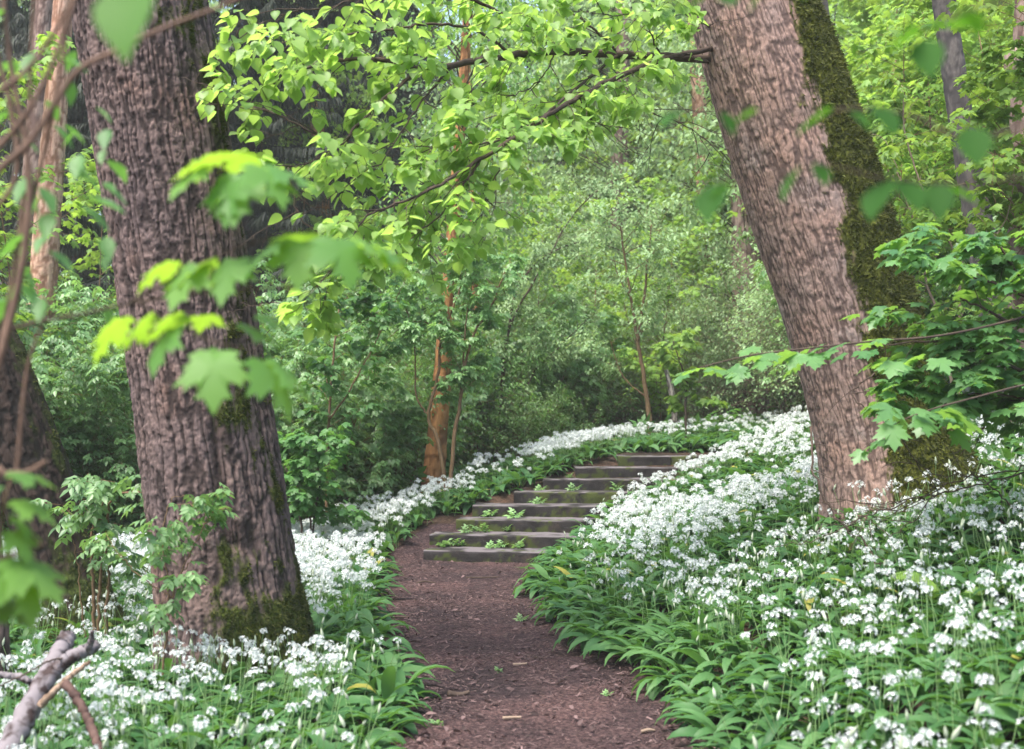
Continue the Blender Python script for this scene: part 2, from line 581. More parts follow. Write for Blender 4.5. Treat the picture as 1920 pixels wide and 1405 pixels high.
# ------------------------------------------------------------------ leaf templates (base at origin, tip along +Y, upper side +Z)
def tpl(V, Q=(), T=()):
    return dict(V=np.asarray(V, float), Q=np.asarray(Q, np.int64).reshape(-1, 4), T=np.asarray(T, np.int64).reshape(-1, 3))


def strip_leaf(prof, fold=0.12, droop=0.25, pet=0.0):
    """prof: (y, half width) rows; the midrib is a fold, the tip bends down"""
    V, Q = [], []
    for y, w in prof:
        z = -droop * y * y
        V += [(-w, y + pet - 0.0, z + fold * w), (0, y + pet, z - fold * w), (w, y + pet, z + fold * w)]
    for k in range(len(prof) - 1):
        a = 3 * k
        Q += [(a, a + 1, a + 4, a + 3), (a + 1, a + 2, a + 5, a + 4)]
    return tpl(V, Q)


def merge_tpl(parts):
    V, Q, T, n = [], [], [], 0
    for t in parts:
        V.append(t['V'])
        Q.append(t['Q'] + n)
        T.append(t['T'] + n)
        n += len(t['V'])
    return tpl(np.concatenate(V), np.concatenate(Q), np.concatenate(T))


def xf(t, R=None, s=1.0, loc=(0, 0, 0)):
    V = t['V'] * s
    if R is not None:
        V = V @ R.T
    return tpl(V + np.asarray(loc), t['Q'], t['T'])


LINDEN = strip_leaf([(-.05, .16), (0.06, .36), (.25, .47), (.45, .45), (.65, .33), (.82, .17), (1.0, .01)], 0.16, 0.3, pet=.25)
OVATE = strip_leaf([(0, .02), (.2, .2), (.45, .27), (.75, .15), (1, .005)], 0.2, 0.25)
OVATE_LO = strip_leaf([(0, .04), (.42, .27), (1, .01)], 0.2, 0.25)
ROUND = strip_leaf([(0, .04), (.15, .26), (.4, .38), (.65, .31), (.85, .14), (1, .005)], 0.15, 0.25)
LANCE = strip_leaf([(0, .02), (.3, .15), (.65, .13), (1, .005)], 0.2, 0.3)


def maple_leaf(droop=0.35):
    half = [(.07, -.02), (.2, -.08), (.42, -.03), (.34, .1), (.5, .2), (.42, .26), (.66, .5), (.46, .5), (.48, .62), (.24, .52),
            (.22, .66), (.3, .8), (.15, .8), (.0, 1.05)]
    pts = [(0, 0)] + half + [(-x, y) for x, y in half[-2::-1]]
    V = [(0, .3, .0)] + [(x, y, 0) for x, y in pts]
    # lobe ribs: points half way to each lobe tip stay high, sinuses sink
    V = np.array(V)
    r2 = (V[:, 0] ** 2 * 1.2 + (V[:, 1] - .2) ** 2)
    V[:, 2] = -droop * r2 + 0.03 * np.sin(V[:, 0] * 9)
    V[:, 1] += 0.22
    n = len(pts)
    T = [(0, 1 + i, 1 + (i + 1) % n) for i in range(n)]
    return tpl(V, (), T)


MAPLE = maple_leaf()
MAPLE_FLAT = maple_leaf(0.2)


def compound(n_pairs=2, leaflet=LANCE):
    parts = [xf(leaflet, None, .55, (0, .55, -.05))]
    for k in range(n_pairs):
        y = .15 + .28 * k
        for s in (-1, 1):
            R = rotm(np.array([-s * 1.05]), np.array([-.15]), np.array([0.]))[0]
            parts.append(xf(leaflet, R, .48, (0, y, -.02)))
    return merge_tpl(parts)


ELDER = compound(2, OVATE)
ELDER_LO = merge_tpl([xf(OVATE_LO, None, .6, (0, .5, -.05))] + [xf(OVATE_LO, rotm(np.array([-s * 1.0]), np.array([-.15]), np.array([0.]))[0], .5, (0, y, 0)) for s in (-1, 1) for y in (.12, .4)])


# ------------------------------------------------------------------ trunks
def trunk_mesh(name, ctrl, mat, cell=(0.035, 0.14), depth=0.015, res=0.007, top_extra=None, moss_fn=None, flare=0.25, flare_h=0.3, seed=1,
               lumps=0.05, below=0.35, hi=None, deg=3, tilt=0.0, style='ridge', scar=False):
    """ctrl: rows (x, y, z, radius) from the ground up; returns mesh and what the moss needs"""
    ctrl = np.asarray(ctrl, float)
    s = np.concatenate([[0], np.cumsum(np.linalg.norm(np.diff(ctrl[:, :3], axis=0), axis=1))])
    H = s[-1]
    hi = hi or H
    n1 = max(6, int((hi + below) / res))
    vs = np.concatenate([np.linspace(-below, hi, n1), np.linspace(hi, H, max(3, int((H - hi) / (res * 6))))[1:] if H > hi + .05 else []])
    d = min(deg, len(ctrl) - 1)
    C = np.stack([np.polyval(np.polyfit(s, ctrl[:, k], d), vs) for k in range(3)], -1)
    rr = np.interp(vs, s, ctrl[:, 3])
    kk = max(3, n1 // 12)
    rr = np.convolve(np.pad(rr, kk, mode='edge'), np.ones(2 * kk + 1) / (2 * kk + 1), 'valid')
    T = np.gradient(C, axis=0)
    T /= np.linalg.norm(T, axis=1, keepdims=True)
    X = np.array([1.0, 0, 0])
    N = X - (T @ X)[:, None] * T
    N /= np.linalg.norm(N, axis=1, keepdims=True)
    B = np.cross(T, N)
    rm = rr.mean()
    nth = int(max(16, min(620, 2 * PI * rm / res)))
    th = np.arange(nth) * 2 * PI / nth
    TH, VV = np.meshgrid(th, vs)
    R = np.repeat(rr[:, None], nth, 1)
    ct, st = np.cos(TH), np.sin(TH)
    R = R * (1 + lumps * (fbm(ct * 1.3 + 5, st * 1.3, VV * 0.7, seed + 40) - .5) * 2)
    fl = np.exp(-np.clip(VV, 0, None) / flare_h)
    R = R * (1 + flare * fl * (0.6 + 0.8 * fbm(ct * 1.6 + 9, st * 1.6, VV * .3, seed + 50, 2)))
    ax, ay = ct * rm / cell[0], st * rm / cell[0]
    wz = (VV + tilt * TH * rm) / cell[1]
    cx_, sy_ = ct * rm, st * rm                      # metres on the bark
    wob = fbm(cx_ / .09, sy_ / .09, VV / .16, seed + 60, 3) - .5
    fine = fbm(cx_ / .022, sy_ / .022, VV / .034, seed + 66, 3) - .5
    if style == 'ridge':
        n1_ = vnoise(ax + wob * 1.6, ay - wob * 1.6, wz, seed)
        fur1 = sstep(0.02, 0.5, np.abs(2 * n1_ - 1) + fine * .35)
        pu = max(3, int(round(2 * PI * rm / (cell[0] * .72))))
        wl = worley(TH / (2 * PI) * pu + wob * 1.5 + fine * .9, VV / (cell[0] * 2.6) + wob * 2 + fine * .8, pu, seed + 2)
        fur2 = sstep(0.0, 0.3, wl + fine * .25)
        gate = sstep(.35, .6, fbm(cx_ / .07, sy_ / .07, VV / .12, seed + 14, 2))
        fur2 = 1 - (1 - fur2) * gate
    else:
        pu = max(3, int(round(2 * PI * rm / cell[0])))
        wl = worley(TH / (2 * PI) * pu + wob * 2.2 + fine * 1.2, wz + wob * 2.2 + fine * .9, pu, seed)
        gate = sstep(.3, .58, fbm(cx_ / .06, sy_ / .06, VV / .09, seed + 14, 2))
        fur1 = 1 - (1 - sstep(0.0, 0.3, wl + fine * .3)) * gate
        wl2 = worley(TH / (2 * PI) * pu * 2 + fine * 2, wz * 2.2 + fine * 2 + wob * 2, pu * 2, seed + 4)
        fur2 = 1 - (1 - sstep(0, .28, wl2)) * (1 - gate) * .8
    fl3 = sstep(-.12, .14, fine)
    tone = np.clip(fur1 * (.5 + .5 * fur2) * (.8 + .2 * fl3), 0, 1)
    tone = tone * (.75 + .4 * (fbm(cx_ / .12, sy_ / .12, VV / .3, seed + 12, 2) - .3)) + .06
    rough = fbm(ct * 14, st * 14, VV * 12, seed + 70)
    moss = np.zeros_like(R) if moss_fn is None else moss_fn(TH, VV, C[:, 2][:, None], fbm(ct * 3.2, st * 3.2, VV * 4.0, seed + 80, 4) * .75 + .25 * fbm(cx_ / .05, sy_ / .05, VV / .06, seed + 83, 3) - .16 * (tone - .6))
    rough = rough if moss_fn is None else rough * .5 + .5 * fbm(cx_ / .045, sy_ / .045, VV / .045, seed + 84, 3)
    disp = depth * (fur1 * (.6 + .4 * fur2) - 0.7) + (.0045 * (fl3 - .5) + .006 * fine) * min(1, depth / .01) + depth * 0.5 * (rough - .5)
    disp = disp * (1 - 0.55 * moss) + moss * (0.05 * (rough - .35) + .004)
    if scar:                                          # an old seam in the bark, ending in a knot hole
        for a0, v0, v1, wd, dp in ((-1.22, .75, 1.95, .03, .03), (-.95, .75, .95, .06, .05), (-2.3, 2.3, 3.1, .022, .014)):
            xx = (TH - (2 * PI + a0) - .12 * (fbm(VV * 3, 0, 0, 5) - .5)) * rm
            ww = wd * (.5 + fbm(VV * 7, 1, 0, 6))
            gq = np.exp(-(xx / ww) ** 2) * sstep(v0 - .08, v0 + .05, VV) * (1 - sstep(v1 - .25, v1, VV))
            disp = disp - dp * gq + dp * .35 * np.exp(-((np.abs(xx) - 2 * ww) / ww) ** 2) * sstep(v0, v0 + .1, VV) * (1 - sstep(v1 - .2, v1, VV))
            tone = tone * (1 - .8 * gq)
    R = R + disp
    pos = C[:, None, :] + (N[:, None] * ct[..., None] + B[:, None] * st[..., None]) * R[..., None]
    nv = len(vs)
    i = np.arange(nv - 1)[:, None] * nth
    j = np.arange(nth)[None]
    Q = np.stack([i + j, i + (j + 1) % nth, i + nth + (j + 1) % nth, i + nth + j], -1).reshape(-1, 4)
    mb = MB()
    mb.add(pos.reshape(-1, 3), Q)
    # close the top with a fan
    top = MB
    cidx = mb.n
    ring = (nv - 1) * nth + np.arange(nth)
    mb.V.append(C[-1][None]); mb.A.append(np.array([.5])); mb.n += 1
    mb.T.append(np.stack([ring, np.roll(ring, -1), np.full(nth, cidx)], -1))
    ex = dict(plate=np.append(tone.ravel(), .5), moss=np.append(moss.ravel(), 0))
    me = mb.mesh(name, mat, ex)
    nrm = N[:, None] * ct[..., None] + B[:, None] * st[..., None]
    return me, pos, nrm, moss


def moss_tufts(rng, pos, nrm, moss, n, size=(0.012, 0.03)):
    """short blades and cushions growing out of the mossy part of a trunk"""
    w = (moss ** 2).ravel()
    if w.sum() <= 0:
        return None
    idx = rng.choice(len(w), n, p=w / w.sum())
    p = pos.reshape(-1, 3)[idx]
    nn = nrm.reshape(-1, 3)[idx]
    d = nn * rng.uniform(.4, 1, (n, 1)) + rng.normal(0, .5, (n, 3)) + np.array([0, 0, -.25])
    d /= np.linalg.norm(d, axis=1, keepdims=True)
    side = np.cross(d, rng.normal(0, 1, (n, 3)))
    side /= np.linalg.norm(side, axis=1, keepdims=True) + 1e-6
    L = rng.uniform(*size, (n, 1))
    wd = L * rng.uniform(.15, .3, (n, 1))
    p = p - nn * .006 + rng.normal(0, .004, (n, 3))
    V = np.stack([p - side * wd, p + side * wd, p + d * L], 1).reshape(-1, 3)
    mb = MB()
    clump = fbm(p[:, 0] * 12, p[:, 1] * 12, p[:, 2] * 12, 77, 2)
    var = np.clip(clump * 1.2 - .2 + rng.uniform(-.25, .25, n), 0, 1)
    mb.add(V, None, np.arange(3 * n).reshape(-1, 3), np.repeat(var, 3))
    return mb.mesh('moss', M['moss'])


def px_ctrl(rows, Y):
    """rows (px centre, py, px width) at distance Y -> control rows, bottom first"""
    out = []
    for cx, cy, w in rows:
        p = P(cx, cy, Y)
        out.append((*p, w * 0.5 * Y / F))
    return np.array(out)


def extend_top(ctrl, L, r_end):
    d = unit(ctrl[-1, :3] - ctrl[-2, :3])
    return np.vstack([ctrl, np.append(ctrl[-1, :3] + d * L, r_end)])


rng = np.random.default_rng(11)

# --- the big upright tree on the left
ctl = px_ctrl([(440, 1262, 268), (430, 1150, 262), (411, 1000, 258), (388, 800, 252), (358, 600, 240), (323, 400, 240), (286, 200, 244), (262, 0, 245), (236, -180, 240)], 6.95)
ctl = extend_top(ctl, 4.5, 0.3)


def moss_left(TH, VV, Zc, n):
    side = np.cos(TH + 0.35)                 # the right hand side, a little towards the path
    m = sstep(0.15, 0.5, side - 0.92 + (n - .5) * 1.8 - 0.1 * np.sin(VV * 3.0))
    basem = sstep(0.1, .45, np.cos(TH + 0.75) * 0.8 + (0.5 - VV) * 1.0 - 0.5 + (n - .5) * 2.0) * (VV < 1.2)
    return np.clip(np.maximum(m, basem), 0, 1)


t = thing('tree', 'big upright forest tree left of the path with deeply fissured grey brown bark', 'tree', (0, 0, 0))
me, pos, nrm, ms = trunk_mesh('trunk', ctl, M['bark_left'], (0.026, 0.28), 0.0115, 0.0056, moss_fn=moss_left, scar=True, flare=0.22, flare_h=.22, seed=3, hi=4.4)
base = ctl[0, :3].copy()
base[2] = 0.0
t.location = base
link('trunk', me, t, tuple(-base))
link('moss', moss_tufts(rng, pos, nrm, ms, 26000), t, tuple(-base))

# --- the leaning mossy tree on the right bank
ctr = px_ctrl([(1690, 965, 262), (1661, 800, 240), (1600, 600, 232), (1533, 400, 248), (1462, 200, 246), (1402, 0, 222), (1350, -180, 215)], 8.6)
ctr = extend_top(ctr, 4.0, 0.28)


def moss_right(TH, VV, Zc, n):
    lim = np.interp(VV, [0, 1.0, 2.0, 3.0, 3.6, 4.2], [-0.45, -0.18, -0.08, 0.0, .2, 0.48])
    c = np.cos(TH)
    behind = sstep(-0.2, 0.6, np.sin(TH)) * 0.35
    return sstep(0.0, 0.16, c - lim + behind + (n - .5) * .95)


tr_right = thing('tree', 'leaning tree on the right bank, half its pale scaly bark under dark green moss', 'tree', (0, 0, 0))
me, pos, nrm, ms = trunk_mesh('trunk', ctr, M['bark_right'], (0.019, 0.12), 0.0056, 0.006, moss_fn=moss_right, flare=0.28, flare_h=.35, seed=8, hi=4.6, below=.6, tilt=.15)
baser = ctr[0, :3].copy()
tr_right.location = baser
link('trunk', me, tr_right, tuple(-baser))
link('moss', moss_tufts(rng, pos, nrm, ms, 70000, (0.012, 0.045)), tr_right, tuple(-baser))

# --- dark leaning trunk at the left edge
ctd = px_ctrl([(150, 1195, 138), (130, 1100, 130), (82, 950, 135), (26, 800, 136), (-35, 650, 135), (-150, 400, 125), (-300, 100, 115)], 8.1)


def moss_dark(TH, VV, Zc, n):
    return np.clip(sstep(0.1, .5, np.cos(TH + .2) - .8 + (n - .5) * 1.5) * .8 + sstep(.1, .5, .5 - VV + (n - .5) * 1.4 + .4 * np.cos(TH + 1.0) - .2), 0, 1)


t = thing('tree', 'dark brown leaning trunk at the left edge with a mossy foot among white flowers', 'tree')
me, pos, nrm, ms = trunk_mesh('trunk', ctd, M['bark_dark'], (0.03, 0.12), 0.008, 0.009, moss_fn=moss_dark, flare=0.3, flare_h=.2, seed=15)
b = ctd[0, :3].copy()
t.location = b
link('trunk', me, t, tuple(-b))
link('moss', moss_tufts(rng, pos, nrm, ms, 5000), t, tuple(-b))


def add_crown(t, c, z0, z1, rad, n, size, mat, seed):
    """limbs and leaf clumps round the upper part of a trunk"""
    R = np.random.default_rng(seed)
    zz = R.uniform(z0, z1, n)
    ax = np.stack([np.interp(zz, c[:, 2], c[:, 0]), np.interp(zz, c[:, 2], c[:, 1]), zz], -1)
    a = R.uniform(0, 2 * PI, n)
    r = rad * np.sqrt(R.uniform(.05, 1, n)) * (.6 + .4 * np.sin(PI * (zz - z0) / (z1 - z0)))
    cl = ax + np.stack([np.cos(a) * r, np.sin(a) * r, .15 * r], -1)
    mb = MB()
    for p, q in zip(ax, cl):
        tube(mb, smooth_curve([p - [0, 0, .35], (p + q) / 2 + R.normal(0, .06, 3), q], 7), np.linspace(.014, .003, 7), 5)
    k = 60
    pos = np.repeat(cl, k, 0) + R.normal(0, 1, (n * k, 3)) * [.22, .22, .09]
    m = len(pos)
    lb = MB()
    lb.inst(OVATE, pos, rotm(R.uniform(0, 6.3, m), -R.uniform(.1, 1.1, m), R.normal(0, .35, m)), R.uniform(.7, 1.2, m) * size, np.clip(R.normal(.55, .25, m), 0, 1))
    o = tuple(-np.array(t.location))
    link('limbs', mb.mesh('limbs', M['twig']), t, o)
    link('crown', lb.mesh('crown', mat), t, o)


def simple_tree(label, rows, Y, mat, cell=(.05, .2), depth=.006, res=.02, flare=.15, seed=1, top=3.0, extra_parts=None, cat='tree', name='tree'):
    c = px_ctrl(rows, Y)
    g = terrain(c[0, 0], c[0, 1])
    if c[0, 2] > g + .02:                 # carry it down to the ground
        d = (c[0, :3] - c[1, :3])
        k = (c[0, 2] - g) / max(.05, -d[2])
        c = np.vstack([np.append(c[0, :3] + d * k, c[0, 3] * 1.1), c])
    if top:
        c = extend_top(c, top, c[-1, 3] * .75)
    t = thing(name, label, cat, tuple(c[0, :3]))
    me, *_ = trunk_mesh('trunk', c, mat, cell, depth, res, flare=flare, seed=seed, deg=2, lumps=.04)
    link('trunk', me, t, tuple(-c[0, :3]))
    return t, c


simple_tree('pale orange pine trunk with peeling bark left of the big upright tree', [(62, 800, 58), (74, 650, 52), (81, 525, 50), (94, 300, 47), (104, 200, 43), (117, 50, 36), (125, -60, 34)], 16, M['bark_pine'], seed=21, top=6)
simple_tree('darker pink brown pine trunk just behind the pale orange pine', [(40, 800, 46), (48, 600, 44), (58, 400, 42), (72, 200, 38), (84, 30, 34)], 18, M['bark_pink'], seed=22, top=6)
t, c = simple_tree('slim orange brown pine trunk standing behind the left end of the steps', [(812, 885, 40), (828, 800, 37), (836, 685, 33), (842, 560, 29), (850, 400, 23), (862, 200, 20)], 15.6, M['bark_orange'], seed=23, top=7)
add_crown(t, c, 3.0, 7.0, 1.25, 46, .085, M['mid'], 301)
t, c = simple_tree('thin reddish trunk in the bushes right of the orange pine', [(900, 860, 13), (895, 700, 13), (891, 550, 12), (886, 380, 11)], 21, M['bark_orange'], seed=24, top=5, res=.03)
add_crown(t, c, 3.6, 7.5, 1.4, 40, .1, M['pale'], 302)
simple_tree('dark grey smooth trunk right of the leaning mossy tree', [(1895, 700, 66), (1882, 600, 62), (1834, 488, 56), (1810, 320, 47), (1797, 214, 45), (1786, 100, 44), (1772, 0, 41), (1765, -80, 40)], 11.5, M['bark_grey'], seed=25, top=5)
t, c = simple_tree('pink brown trunk with stripped bark at the right edge of the wood', [(1935, 640, 80), (1932, 480, 74), (1930, 330, 70), (1928, 170, 66), (1934, 0, 60), (1940, -60, 58)], 10.8, M['bark_pink'], seed=26, top=4, cell=(.04, .3))
mb = MB()
bp = P(1904, 125, 10.8)
tube(mb, smooth_curve([bp + [.02, 0, .17], bp + [-.02, -.02, .09], bp + [-.035, -.03, 0], bp + [-.01, -.02, -.1], bp + [.05, 0, -.2]], 12), [.02, .06, .08, .09, .08, .085, .08, .08, .075, .07, .05, .02], 12)
link('burl', mb.mesh('burl', M['bark_pink'], dict(plate=np.full(mb.n, .6), moss=np.zeros(mb.n))), t, tuple(-c[0, :3]))
simple_tree('thin brown trunk rising behind the mossy side of the leaning tree', [(1590, 500, 26), (1575, 300, 26), (1557, 140, 25), (1540, 20, 24), (1530, -60, 22)], 14, M['bark_grey'], seed=27, top=4)
t, c = simple_tree('broad brown trunk far back above the flower slope', [(1408, 790, 72), (1404, 730, 66), (1400, 600, 58), (1398, 400, 52), (1396, 200, 48)], 23, M['bark_pink'], seed=28, top=5, res=.03)
add_crown(t, c, 3.4, 9.5, 2.2, 90, .12, M['pale'], 303)
t, c = simple_tree('slim pinkish trunk far back beside the broad brown trunk', [(1340, 760, 34), (1334, 620, 32), (1328, 520, 30), (1316, 300, 28), (1305, 100, 26)], 26, M['bark_pine'], seed=29, top=5, res=.03)
add_crown(t, c, 4.2, 11, 2.2, 90, .13, M['pale'], 304)
t, c = simple_tree('hazy pinkish trunk behind the centre of the picture', [(1168, 700, 40), (1160, 500, 36), (1156, 330, 34), (1165, 200, 32), (1172, 60, 30)], 30, M['bark_pink'], seed=30, top=6, res=.03)
add_crown(t, c, 4.8, 13, 2.6, 110, .14, M['pale'], 305)
simple_tree('short pale dead birch trunk beside the forked young tree above the steps', [(1265, 806, 10), (1264, 770, 11), (1258, 725, 10), (1246, 690, 8)], 18.5, M['bark_birch'], seed=31, top=0, res=.012, flare=.05)
t, c = simple_tree('brown trunk at the top edge between lime leaves and dark spruces', [(592, 300, 26), (590, 200, 26), (588, 100, 24), (568, 0, 22)], 26, M['bark_orange'], seed=32, top=5, res=.03)
add_crown(t, c, 7.0, 13, 2.0, 70, .13, M['bright'], 306)
simple_tree('red brown stump of a thin trunk cut by the left picture edge', [(-6, 1300, 46), (-2, 1240, 44), (-4, 1180, 42), (-12, 1080, 40), (-30, 900, 40)], 6.3, M['bark_left'], seed=33, top=1.0, res=.012)


# ------------------------------------------------------------------ stone steps
def stone_mat():
    m, nt, out = new_mat('weathered_stone')
    L = nt.links.new
    tc = node(nt, 'ShaderNodeTexCoord')
    n1 = node(nt, 'ShaderNodeTexNoise', in_Scale=5.0, in_Detail=6.0, in_Roughness=.65)
    L(tc.outputs['Object'], n1.inputs['Vector'])
    n2 = node(nt, 'ShaderNodeTexNoise', in_Scale=90.0, in_Detail=3.0)
    L(tc.outputs['Object'], n2.inputs['Vector'])
    col = ramp(nt, n1.outputs['Fac'], [(0.3, (0.009, 0.008, 0.0075)), (0.55, (0.021, 0.018, 0.017)), (0.75, (0.045, 0.033, 0.026))])
    f = ramp(nt, n2.outputs['Fac'], [(0.3, (.65, .65, .65)), (.7, (1.3, 1.3, 1.3))])
    col = mixc(nt, 1.0, col, f, 'MULTIPLY')
    wa = node(nt, 'ShaderNodeAttribute', attribute_name='worn')
    col = mixc(nt, wa.outputs['Fac'], col, (0.13, 0.115, 0.12))
    ma = node(nt, 'ShaderNodeAttribute', attribute_name='moss')
    col = mixc(nt, ma.outputs['Fac'], col, (0.045, 0.058, 0.01))
    pb = node(nt, 'ShaderNodeBsdfPrincipled')
    pb.inputs['Roughness'].default_value = .85
    pb.inputs['Specular IOR Level'].default_value = .25
    L(col, pb.inputs['Base Color'])
    bp = node(nt, 'ShaderNodeBump', in_Strength=.6, in_Distance=.01)
    L(n2.outputs['Fac'], bp.inputs['Height'])
    L(bp.outputs[0], pb.inputs['Normal'])
    L(pb.outputs[0], out.inputs[0])
    return m


M['stone'] = stone_mat()
STEP_H = 0.128
STEPS = []


def slab(w, d, h, seed):
    """a stone block, its faces a fine grid, edges worn round; front at y=0, left end at x=0, top at z=0"""
    r = 0.012
    mb = MB()
    nx, prof = int(w / .02), []
    # profile around the cross-section (y, z): front bottom -> front top -> back top
    for z in np.linspace(-h, -r, 9):
        prof.append((0, z))
    for a in np.linspace(0, PI / 2, 5)[1:]:
        prof.append((r - r * math.cos(a), -r + r * math.sin(a)))
    for y in np.linspace(r, d, 14)[1:]:
        prof.append((y, 0))
    prof.append((d, -h))
    prof = np.array(prof)
    xs = np.linspace(0, w, nx)
    X, k = np.meshgrid(xs, np.arange(len(prof)), indexing='ij')
    Yy, Zz = prof[k, 0], prof[k, 1]
    n = fbm(X * 9 + seed, Yy * 9, Zz * 9, seed, 3) - .5
    big = fbm(X * 1.7 + seed * 3, Yy * 2, Zz * 2, seed + 5, 2) - .5
    edge = np.exp(-((Yy - 0) ** 2 + Zz ** 2) / .004)
    Y2 = Yy + n * .022 + big * .03 + edge * .012 * (n + .2)
    Z2 = Zz + n * .012 + big * .012 - edge * .012 * (n + .2)
    V = np.stack([X, Y2, Z2], -1)
    V[0, :, 0] += .0
    np_ = len(prof)
    i = (np.arange(nx - 1)[:, None] * np_ + np.arange(np_ - 1)[None]).ravel()
    mb.add(V.reshape(-1, 3), np.stack([i, i + np_, i + np_ + 1, i + 1], -1))
    for side in (0, nx - 1):
        ring = V[side]
        c = ring.mean(0)
        off = mb.n
        T = [(off + q, off + q + 1, off + np_) for q in range(np_ - 1)] if side else [(off + q + 1, off + q, off + np_) for q in range(np_ - 1)]
        mb.add(np.vstack([ring, c]), None, np.array(T) - off)
    A = np.concatenate(mb.V)
    low = sstep(-.02, -h, A[:, 2])
    mn = .45 * fbm(A[:, 0] * 3 + seed * 2, A[:, 1] * 8, A[:, 2] * 5, seed + 9, 2) + .55 * fbm(A[:, 0] * 22, A[:, 1] * 22, A[:, 2] * 22, seed + 13, 3)
    moss = sstep(.5, .57, mn + (low - .5) * .16 + .1 * np.exp(-A[:, 0] / .3)) * (A[:, 1] < .2) * .85
    worn = sstep(-.014, -.004, A[:, 2]) * sstep(.3, .6, fbm(A[:, 0] * 6, A[:, 1] * 6, 1.0, seed + 4)) * .85
    return mb.mesh('step', M['stone'], dict(moss=moss, worn=np.clip(worn, 0, 1)))


def build_steps():
    left = [-.925, -.885, -.62, -.45, .02, .375, .785, 1.345]
    ang = [-9, -8, -6.5, -5, -2, -1, 1, 2]
    root = thing('stone_steps', 'flight of eight low mossy stone steps curving up to the right', 'steps', (-.9, 12.2, 0))
    for i in range(8):
        Y = 12.2 + .375 * i
        w = 1.62 if i < 7 else .66
        me = slab(w, .52, STEP_H + .08, 3 + i * 7)
        o = link('step', me, root)
        o.location = (left[i] + .9, Y - 12.2, STEP_H * (i + 1))
        o.rotation_euler = (0, 0, math.radians(ang[i]))
        STEPS.append((left[i], Y, STEP_H * (i + 1), math.radians(ang[i]), 1.62))
        if i == 7:                            # the top step is two blocks with a joint
            me = slab(.95, .52, STEP_H + .08, 91)
            o = link('step', me, root)
            o.location = (left[i] + .9 + .668, Y - 12.2 + .03, STEP_H * 8 - .004)
            o.rotation_euler = (0, 0, math.radians(2.5))


build_steps()

# ------------------------------------------------------------------ branching growth
def grow(R, p, d, L, r, lvl, c, tubes, leaves):
    n = c['n'][lvl]
    pts, rad = [p], [r]
    d = unit(d)
    alt = 1
    for i in range(n):
        d = d + R.normal(0, c['wob'][lvl], 3)
        d[2] += c['trop'][lvl]
        d = unit(d)
        p = p + d * (L / n)
        t = (i + 1) / n
        pts.append(p)
        rad.append(max(r * (1 - .75 * t), c.get('rmin', .0015)))
        if lvl < c['max'] and t > c['start'][lvl]:
            for k in range(c['kids'][lvl]):
                q = unit(np.cross(d, R.normal(0, 1, 3)))
                q[2] *= c.get('flat', 1.0)
                a = R.uniform(*c.get('ang', (.6, 1.15)))
                grow(R, p, d * math.cos(a) + unit(q) * math.sin(a), L * c['ratio'][lvl] * R.uniform(.6, 1.15) * (1.15 - .6 * t), rad[-1] * .65, lvl + 1, c, tubes, leaves)
        if lvl >= c['leaf'] and t > .15:
            alt = -alt
            leaves.append((p, d, alt))
            if c.get('pair'):
                leaves.append((p, d, -alt))
            if i == n - 1:
                leaves.append((p, d, 0))
    tubes.append((np.array(pts), np.array(rad)))


def put_leaves(mb, R, leaves, template, size, droop=(.2, .7), fan=.9, jitter=.0, per=1):
    if not leaves:
        return
    p = np.array([a[0] for a in leaves for _ in range(per)])
    d = np.array([a[1] for a in leaves for _ in range(per)])
    s = np.array([a[2] for a in leaves for _ in range(per)], float)
    n = len(p)
    az = az_of(d) + s * fan + R.normal(0, .35, n)
    p = p + R.normal(0, 1, (n, 3)) * jitter
    mb.inst(template, p, rotm(az, -R.uniform(*droop, n), R.normal(0, .35, n)), R.uniform(.7, 1.15, n) * size, np.clip(R.normal(.5, .25, n), 0, 1))


def wood_of(tubes, name, mat, ns=5):
    mb = MB()
    for pts, rad in tubes:
        tube(mb, pts, rad, ns if rad[0] > .006 else 4, np.float64(.5))
    return mb.mesh(name, mat)


